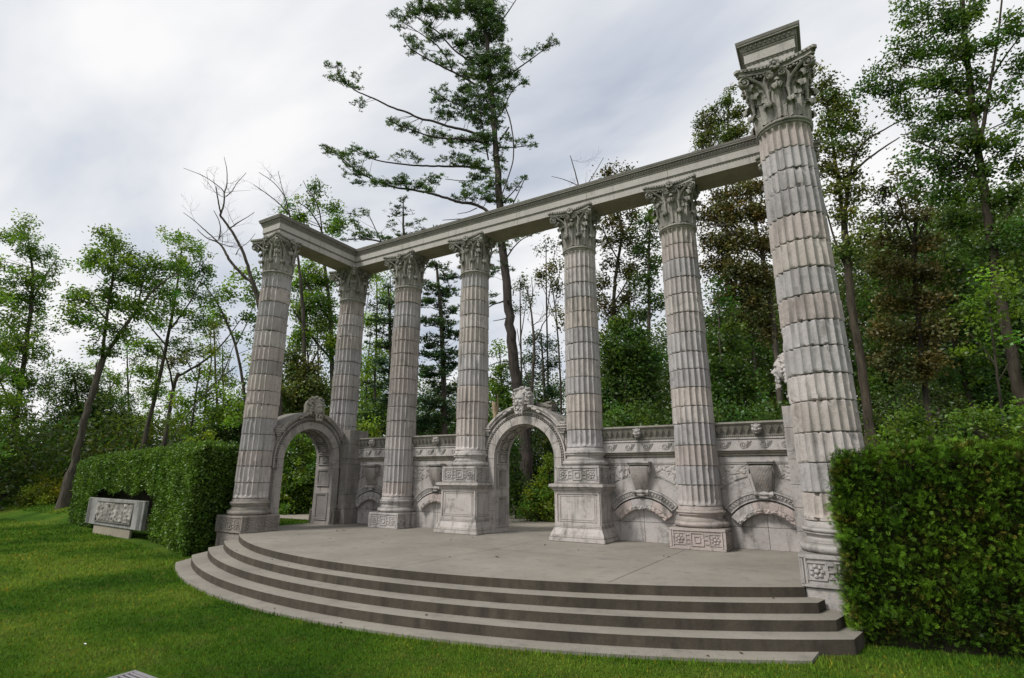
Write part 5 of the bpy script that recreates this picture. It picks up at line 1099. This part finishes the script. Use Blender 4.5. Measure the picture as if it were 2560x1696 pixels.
# ---- hedges
def hedge(label,front,thick,tops,leaf,kind,n_front,n_top,core_inset=.18,niche=None,seed=1,skip=None):
    rg=np.random.default_rng(seed); f=np.array(front,float); k=len(f)
    b=f+np.array(thick,float); base=(*f.mean(0),-.6)
    t=thing('hedge',label,'hedge',base)
    seg=np.linalg.norm(np.diff(f,axis=0),axis=1); cum=np.r_[0,np.cumsum(seg)]; LT=cum[-1]
    F=lambda s:np.stack([np.interp(s,cum,f[:,0]),np.interp(s,cum,f[:,1])],-1); B=lambda s:np.stack([np.interp(s,cum,b[:,0]),np.interp(s,cum,b[:,1])],-1)
    top=lambda s:np.interp(s,cum,tops)
    P=[];NR=[]
    def lump(p): return np.array([noise.noise(Vector(q)*1.3+Vector((seed,0,0)))*.09+noise.noise(Vector(q)*3.1)*.07 for q in p])
    # front
    s=rg.uniform(0,LT,n_front); z0=-.62; q=rg.random(n_front)**.92; xy=F(s); g=gh(xy[:,0],xy[:,1]); z=g+.04+(top(s)-g)*q
    d=(B(s)-F(s)); d/=np.linalg.norm(d,axis=1)[:,None]; pr=np.clip((top(s)-z)/.25,0,1); rnd=(1-pr)**2*.16
    bot=np.clip(1-(z-g)/.35,0,1)*.15
    p=np.c_[xy+d*(rnd+bot)[:,None],z]; P.append(p); NR.append(np.c_[-d,np.full(len(d),.25)])
    # top
    s=rg.uniform(0,LT,n_top); q=rg.random(n_top); xy=F(s)*(1-q)[:,None]+B(s)*q[:,None]; d=(B(s)-F(s)); d/=np.linalg.norm(d,axis=1)[:,None]
    w=np.linalg.norm(B(s)-F(s),axis=1); e=np.minimum(q,1-q)*w; rz=np.clip(1-e/.35,0,1)**2*.2
    P.append(np.c_[xy,top(s)-rz]); NR.append(np.c_[-d*.2,np.ones(len(d))])
    # ends
    for s0,sg in((0.,-1),(LT,1)):
        ne=int(n_front*np.linalg.norm(B(np.array([s0]))-F(np.array([s0])))/LT*.9); q=rg.random(ne); s=np.full(ne,s0); xy=F(s)*(1-q)[:,None]+B(s)*q[:,None]
        z=-.55+(top(s)+.5)*rg.random(ne); tdir=(F(np.array([min(LT,s0+.1)]))-F(np.array([max(0,s0-.1)])))[0]; tdir/=np.linalg.norm(tdir)
        P.append(np.c_[xy-tdir*sg*np.clip((z-top(s)+.35)/.35,0,1)[:,None]**2*.2,z]); NR.append(np.c_[np.tile(tdir*sg,(ne,1)),np.full(ne,.2)])
    P=np.concatenate(P); NR=np.concatenate(NR); NR/=np.linalg.norm(NR,axis=1)[:,None]
    P=P+NR*(lump(P)+rg.normal(-.03,.05,len(P)))[:,None]
    if niche is not None: keep=~niche(P); P,NR=P[keep],NR[keep]
    n=len(P); ct=np.clip(rg.normal(.82,.25,n),.3,1.5)
    cl=np.array([noise.noise(Vector(q)*2.2+Vector((9,seed,0))) for q in P]); ct*=1+cl*.5
    if kind=='cedar':
        pat=np.array([noise.noise(Vector(q)*4.5+Vector((2,seed,5)))+.6*noise.noise(Vector(q)*11) for q in P]); br0=rg.random(n)<.22
        ct=np.where(br0|(pat>.28),rg.uniform(1.1,2.1,n),rg.uniform(.12,.6,n)); brown=(pat<-.30)&(rg.random(n)<.6); P=P-NR*np.where(br0,0,rg.exponential(.08,n))[:,None]  # bright tint paints lit sprays into the colour, dark tint the shaded ones
        # fan sprays: short leaflets along a drooping stalk
        a=NR+rg.normal(0,.55,(n,3))+np.array([0,0,.25]); a/=np.linalg.norm(a,axis=1)[:,None]
        sd=np.cross(a,rg.normal(size=(n,3))); sd/=np.linalg.norm(sd,axis=1)[:,None]; sl_=rg.uniform(.04,.09,n)
        V=[];T=[]
        for i in range(11):
            fr_=i/10; sgn=(1 if i%2 else -1) if i<10 else 0
            o=P+a*(sl_*fr_*.85)[:,None]; dd=a*.62+sd*sgn*.78 if sgn else a; ln=(sl_*.42*(1-.55*fr_)+.012)[:,None]; wv=np.cross(dd,np.cross(a,sd)); wv/=np.linalg.norm(wv,axis=1)[:,None]; wd=.0030
            V.append(np.stack([o,o+dd*ln*.5+wv*wd,o+dd*ln,o+dd*ln*.5-wv*wd],1)); q=ct*rg.uniform(.8,1.2,n)*(.85+.4*fr_); br=brown; T.append(np.stack([q*np.where(br,1.25,1.),q*np.where(br,.62,1.),q*np.where(br,1.2,1.)],1))
        V=np.concatenate(V); T=np.concatenate(T)
    else:
        m=4; idx=np.repeat(np.arange(n),m); N_=len(idx); a=NR[idx]*.5+rg.normal(0,.6,(N_,3)); a[:,2]-=.15; a/=np.linalg.norm(a,axis=1)[:,None]
        bb=np.cross(a,rg.normal(size=(N_,3))); bb/=np.linalg.norm(bb,axis=1)[:,None]; o=P[idx]+rg.normal(0,.035,(N_,3)); l=rg.uniform(.055,.10,N_)[:,None]; w=l*.62
        V=np.stack([o,o+a*l*.45+bb*w*.5,o+a*l,o+a*l*.45-bb*w*.5],1); q=ct[idx]*rg.uniform(.8,1.25,N_); T=np.stack([q,q,q],1)
    V=V-np.array(base); fast_quads('foliage',V,T,L[leaf],t)
    # twiggy core
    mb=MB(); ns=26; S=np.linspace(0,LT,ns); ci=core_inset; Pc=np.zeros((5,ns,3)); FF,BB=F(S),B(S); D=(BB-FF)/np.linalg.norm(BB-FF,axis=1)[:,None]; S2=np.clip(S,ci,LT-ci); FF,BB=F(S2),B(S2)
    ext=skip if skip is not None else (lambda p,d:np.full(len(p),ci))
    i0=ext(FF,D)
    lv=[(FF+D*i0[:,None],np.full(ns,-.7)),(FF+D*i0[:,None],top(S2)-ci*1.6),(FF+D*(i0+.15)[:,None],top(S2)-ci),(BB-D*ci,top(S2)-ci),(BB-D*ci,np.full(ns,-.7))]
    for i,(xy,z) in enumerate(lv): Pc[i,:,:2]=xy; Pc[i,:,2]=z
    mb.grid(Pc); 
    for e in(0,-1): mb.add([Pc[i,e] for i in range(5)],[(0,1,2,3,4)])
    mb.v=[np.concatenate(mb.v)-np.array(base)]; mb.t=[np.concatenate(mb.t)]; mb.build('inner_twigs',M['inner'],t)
    # stray stems in the core
    return t
sx0,sx1=-19.2,-12.7
def nich(P): return (P[:,0]>sx0)&(P[:,0]<sx1)&(P[:,2]<.98+.12*np.sin(P[:,0]*3))&(P[:,2]>-.7)
hedge('broad leafy green hedge left of the stage with a carved slab set in its face',[(-22.4,-1.95),(-19.6,-2.4),(-13.6,-3.1),(-11.0,-3.75),(-8.15,-4.7)],(-.5,2.3),[2.12,2.34,2.45,2.46,2.42],'hedge','leaf',24000,16000,.22,nich,3,
 skip=lambda p,d:np.where((p[:,0]>sx0-.3)&(p[:,0]<sx1+.3),.95,.22))
hedge('clipped cedar hedge in the right foreground beside the nearest column',[(7.50,-4.36),(8.2,-4.24),(9.2,-4.07),(11,-3.8),(13.5,-3.5)],(.1,2.4),[1.90,1.98,2.05,2.12,2.2],'cedar','cedar',52000,17000,.17,None,5,
 skip=lambda p,d:np.where(p[:,0]<8.4,.17,.17))
# ---- carved slab in front of the hedge
pl=Plane(262,1,0)
A=np.array([-18.34,-2.96]); Bq=np.array([-13.08,-3.42]); dv=(Bq-A)/np.linalg.norm(Bq-A); Ls=float(np.linalg.norm(Bq-A)); an=math.atan2(dv[1],dv[0])
t=thing('carved_slab','long grey carved relief slab on a low plinth against the leafy hedge','relief slab',(A[0],A[1],-.71),an)
mb=MB(); mb.box(.02,Ls-.02,-.02,.13,.42,1.40,(.80,.84,.88),bev=.02)
for q in range(8): mb.box(.12+.035*q+(.02 if q>3 else 0),.135+.035*q+(.02 if q>3 else 0),-.032,-.015,.44,1.38,(.85,.88,.92) if q%2 else (.6,.64,.68)); mb.box(Ls-.42+.035*q,Ls-.405+.035*q,-.032,-.015,.44,1.38,(.85,.88,.92) if q%2 else (.6,.64,.68))
mb.build('slab_body',M['capital'],t)
mb=MB(); nx,nz=120,40; P=np.zeros((nz+1,nx+1,3)); T=np.zeros((nz+1,nx+1,3))
for i in range(nz+1):
    for j in range(nx+1):
        x=j/nx*3.2; z=i/nz*.66; v=noise.noise(Vector((x*5.5,z*2.2,4)))+.5*noise.noise(Vector((x*13,z*9,7)))+.25*math.sin(x*14+z*3)
        e=1 if 0<i<nz and 0<j<nx else 0
        P[i,j]=(1.15+x,-.025-.07*max(0,min(1,v*1.4+.2))*e,.60+z); k=.55+.65*max(0,min(1,v*1.4+.3)); T[i,j]=(k,k,k)
mb.grid(P,tint=T)
for x0,x1,z0,z1 in((1.09,4.41,1.27,1.31),(1.09,4.41,.55,.59),(1.09,1.13,.59,1.27),(4.37,4.41,.59,1.27)): mb.box(x0,x1,-.055,-.01,z0,z1,(.5,.5,.5))
mb.build('relief_panel',M['capital'],t,smooth=True)
mb=MB(); mb.box(.85,Ls-1.0,.03,.12,-.15,.418,(1.25,1.2,1.1),bev=.015); mb.build('slab_plinth',M['concrete'],t)
# ---- drain grate
t=thing('drain_grate','slotted metal drain grate flush in the lawn at the bottom left','drain grate',(.30,-10.27,-.6))
mb=MB()
for q in range(8): mb.box(.055,.445,.045+.053*q,.072+.053*q,-.02,.018,bev=.004)
for a,b,c_,d in((0,.055,0,.5),(.445,.5,0,.5),(.055,.445,0,.045),(.055,.445,.455,.5)): mb.box(a,b,c_,d,-.02,.02,bev=.004)
mb.build('grating',M['metal'],t); mb=MB(); mb.box(-.02,.52,-.02,.52,-.05,.004,(.55,.55,.55)); mb.build('grate_frame',M['concrete'],t)
mb=MB(); mb.box(.03,.47,.03,.47,-.04,.006,(.3,.3,.3)); mb.build('pit',M['inner'],t)
# ---- fallen leaves and scraps
rs=random.Random(12); spots=[]
pts=[(1010,1275,0),(1135,1315,0),(470,0,0)]
for i in range(24):
    r=rs.random()
    if r<.6: x=rs.uniform(-5.5,6.6); y=rs.uniform(-4.6,-.7); z=0
    elif r<.8:
        k=rs.choice([0,1,2]); x=rs.uniform(-5,6.8); rr=(13.0,13.35,13.7)[k]-rs.uniform(.05,.3); y=CY-math.sqrt(rr*rr-x*x); z=(-.14,-.28,-.42)[k]
    else: x=rs.uniform(-5,6.5); rr=14.03-rs.uniform(.05,.3); y=CY-math.sqrt(rr*rr-x*x); z=-.56
    spots.append((x,y,z))
leaf0=None
for i,(x,y,z) in enumerate(spots):
    if leaf0 is None:
        mb=MB(); P=np.zeros((5,7,3))
        for a in range(5):
            for b in range(7):
                s=b/6; u=(a/4-.5)*2; P[a,b]=((s-.5)*.075,u*.024*math.sin(s*PI)**.7*(1+.3*math.sin(s*14)),.006+.012*u*u+.008*s*s)
        mb.grid(P); mb.tube([(-.0375,0,.006),(-.055,.003,.012)],.0015,4); o=mb.build('fallen_leaf',M['leaf']); leaf0=o
    else: o=leaf0.copy(); col.objects.link(o)
    o.location=(x,y,z+.002); o.rotation_euler=(rs.uniform(-.2,.2),rs.uniform(-.2,.2),rs.uniform(0,6.28)); k=rs.uniform(.45,.95); o.scale=(k,k,k)
    tag(o,'small dry brown leaf lying on the concrete stage or steps','fallen leaf','dry leaves scattered on the stage and steps')
mb=MB(); P=np.zeros((5,7,3))
for a in range(5):
    for b in range(7):
        s=b/6; u=(a/4-.5)*2; P[a,b]=((s-.5)*.10,u*.02*math.sin(s*PI)**.6,.03+.02*u*u)
mb.grid(P); p=ground_hit(195,1496); o=mb.build('feather',M['white']); o.location=(p[0],p[1],p[2]+.01); o.scale=(.65,.65,.65); tag(o,'small white feather on the grass above the drain grate','feather')
# ---- grass
def grass():
    rg=np.random.default_rng(9); n=620000
    r=2.6*np.exp(rg.random(n)*math.log(75/2.6)); fwd=math.atan2(FW[1],FW[0]); a=fwd+rg.uniform(-R(53),R(53),n)
    x=CAM[0]+r*np.cos(a); y=CAM[1]+r*np.sin(a)
    inside=(x*x+(y-CY)**2<14.06**2)&(x>-7.2)&(x<7.55)&~((x>7.05)&(x*x+(y-CY)**2>13.74**2)); inside|=(x>-8.4)&(x<8.4)&(y>-4.0)
    fx=np.interp(x,[-26,-20,-13.2,-8,-3.5],[-1.2,.8,3.7,6.4,8.8])+.1; inside|=(y>np.interp(x,[-26,-17,-11.5,-8],[-2.4,-.6,.5,.9]))&(y<fx)
    inside|=(x>.2)&(x<.9)&(y>-10.36)&(y<-9.68)
    inside|=(x<-8)&(x>-22.4)&(y>-4.8+(-8-x)*.21)&(y<-4.4+(-8-x)*.21+2)
    k=~inside; x,y,r=x[k],y[k],r[k]; n=len(x); z=gh(x,y)
    edge=np.abs(np.hypot(x,y-CY)-14.1)<.12
    h=(.022+.0014*r)*rg.uniform(.5,1.35,n)*(1+.9*edge); w=.0018+.00085*r
    th=rg.uniform(0,2*PI,n); lx,ly=np.cos(th)*h*rg.uniform(.1,.8,n),np.sin(th)*h*rg.uniform(.1,.8,n); ph=rg.uniform(0,2*PI,n); sx,sy=np.cos(ph)*w,np.sin(ph)*w
    V=np.stack([np.c_[x-sx,y-sy,z-.004],np.c_[x+sx,y+sy,z-.004],np.c_[x+lx,y+ly,z+h]],1)
    q=np.clip(rg.normal(1,.22,n),.4,1.7); dry=rg.random(n)<.05; T=np.stack([q*np.where(dry,2.2,1),q*np.where(dry,1.1,1),q],1)
    o=fast_quads('lawn_grass',V,T,M['blade'],k=3); tag(o,'short green lawn grass around the stage',None,None,'stuff')
    # taller grass past the path
    n=30000; s=rg.random(n); u=rg.random(n); px=np.interp(s,[0,.35,.65,1],[-26,-13.2,-3.5,8]); py=np.interp(s,[0,.35,.65,1],[-1.2,3.7,8.8,14.4])+.1+u**1.3*4.5
    z=gh(px,py); h=rg.uniform(.10,.34,n); th=rg.uniform(0,2*PI,n); lx,ly=np.cos(th)*h*.4,np.sin(th)*h*.4; w=.014
    V=np.stack([np.c_[px-w,py,z],np.c_[px+w,py,z],np.c_[px+lx,py+ly,z+h]],1); q=np.clip(rg.normal(1.1,.25,n),.4,1.8)
    k=(px>-9)&(px<3); o=fast_quads('tall_grass',V[k],np.stack([q,q,q],1)[k],M['blade'],k=3); tag(o,'taller unmown grass beyond the gravel path',None,None,'stuff')
grass()
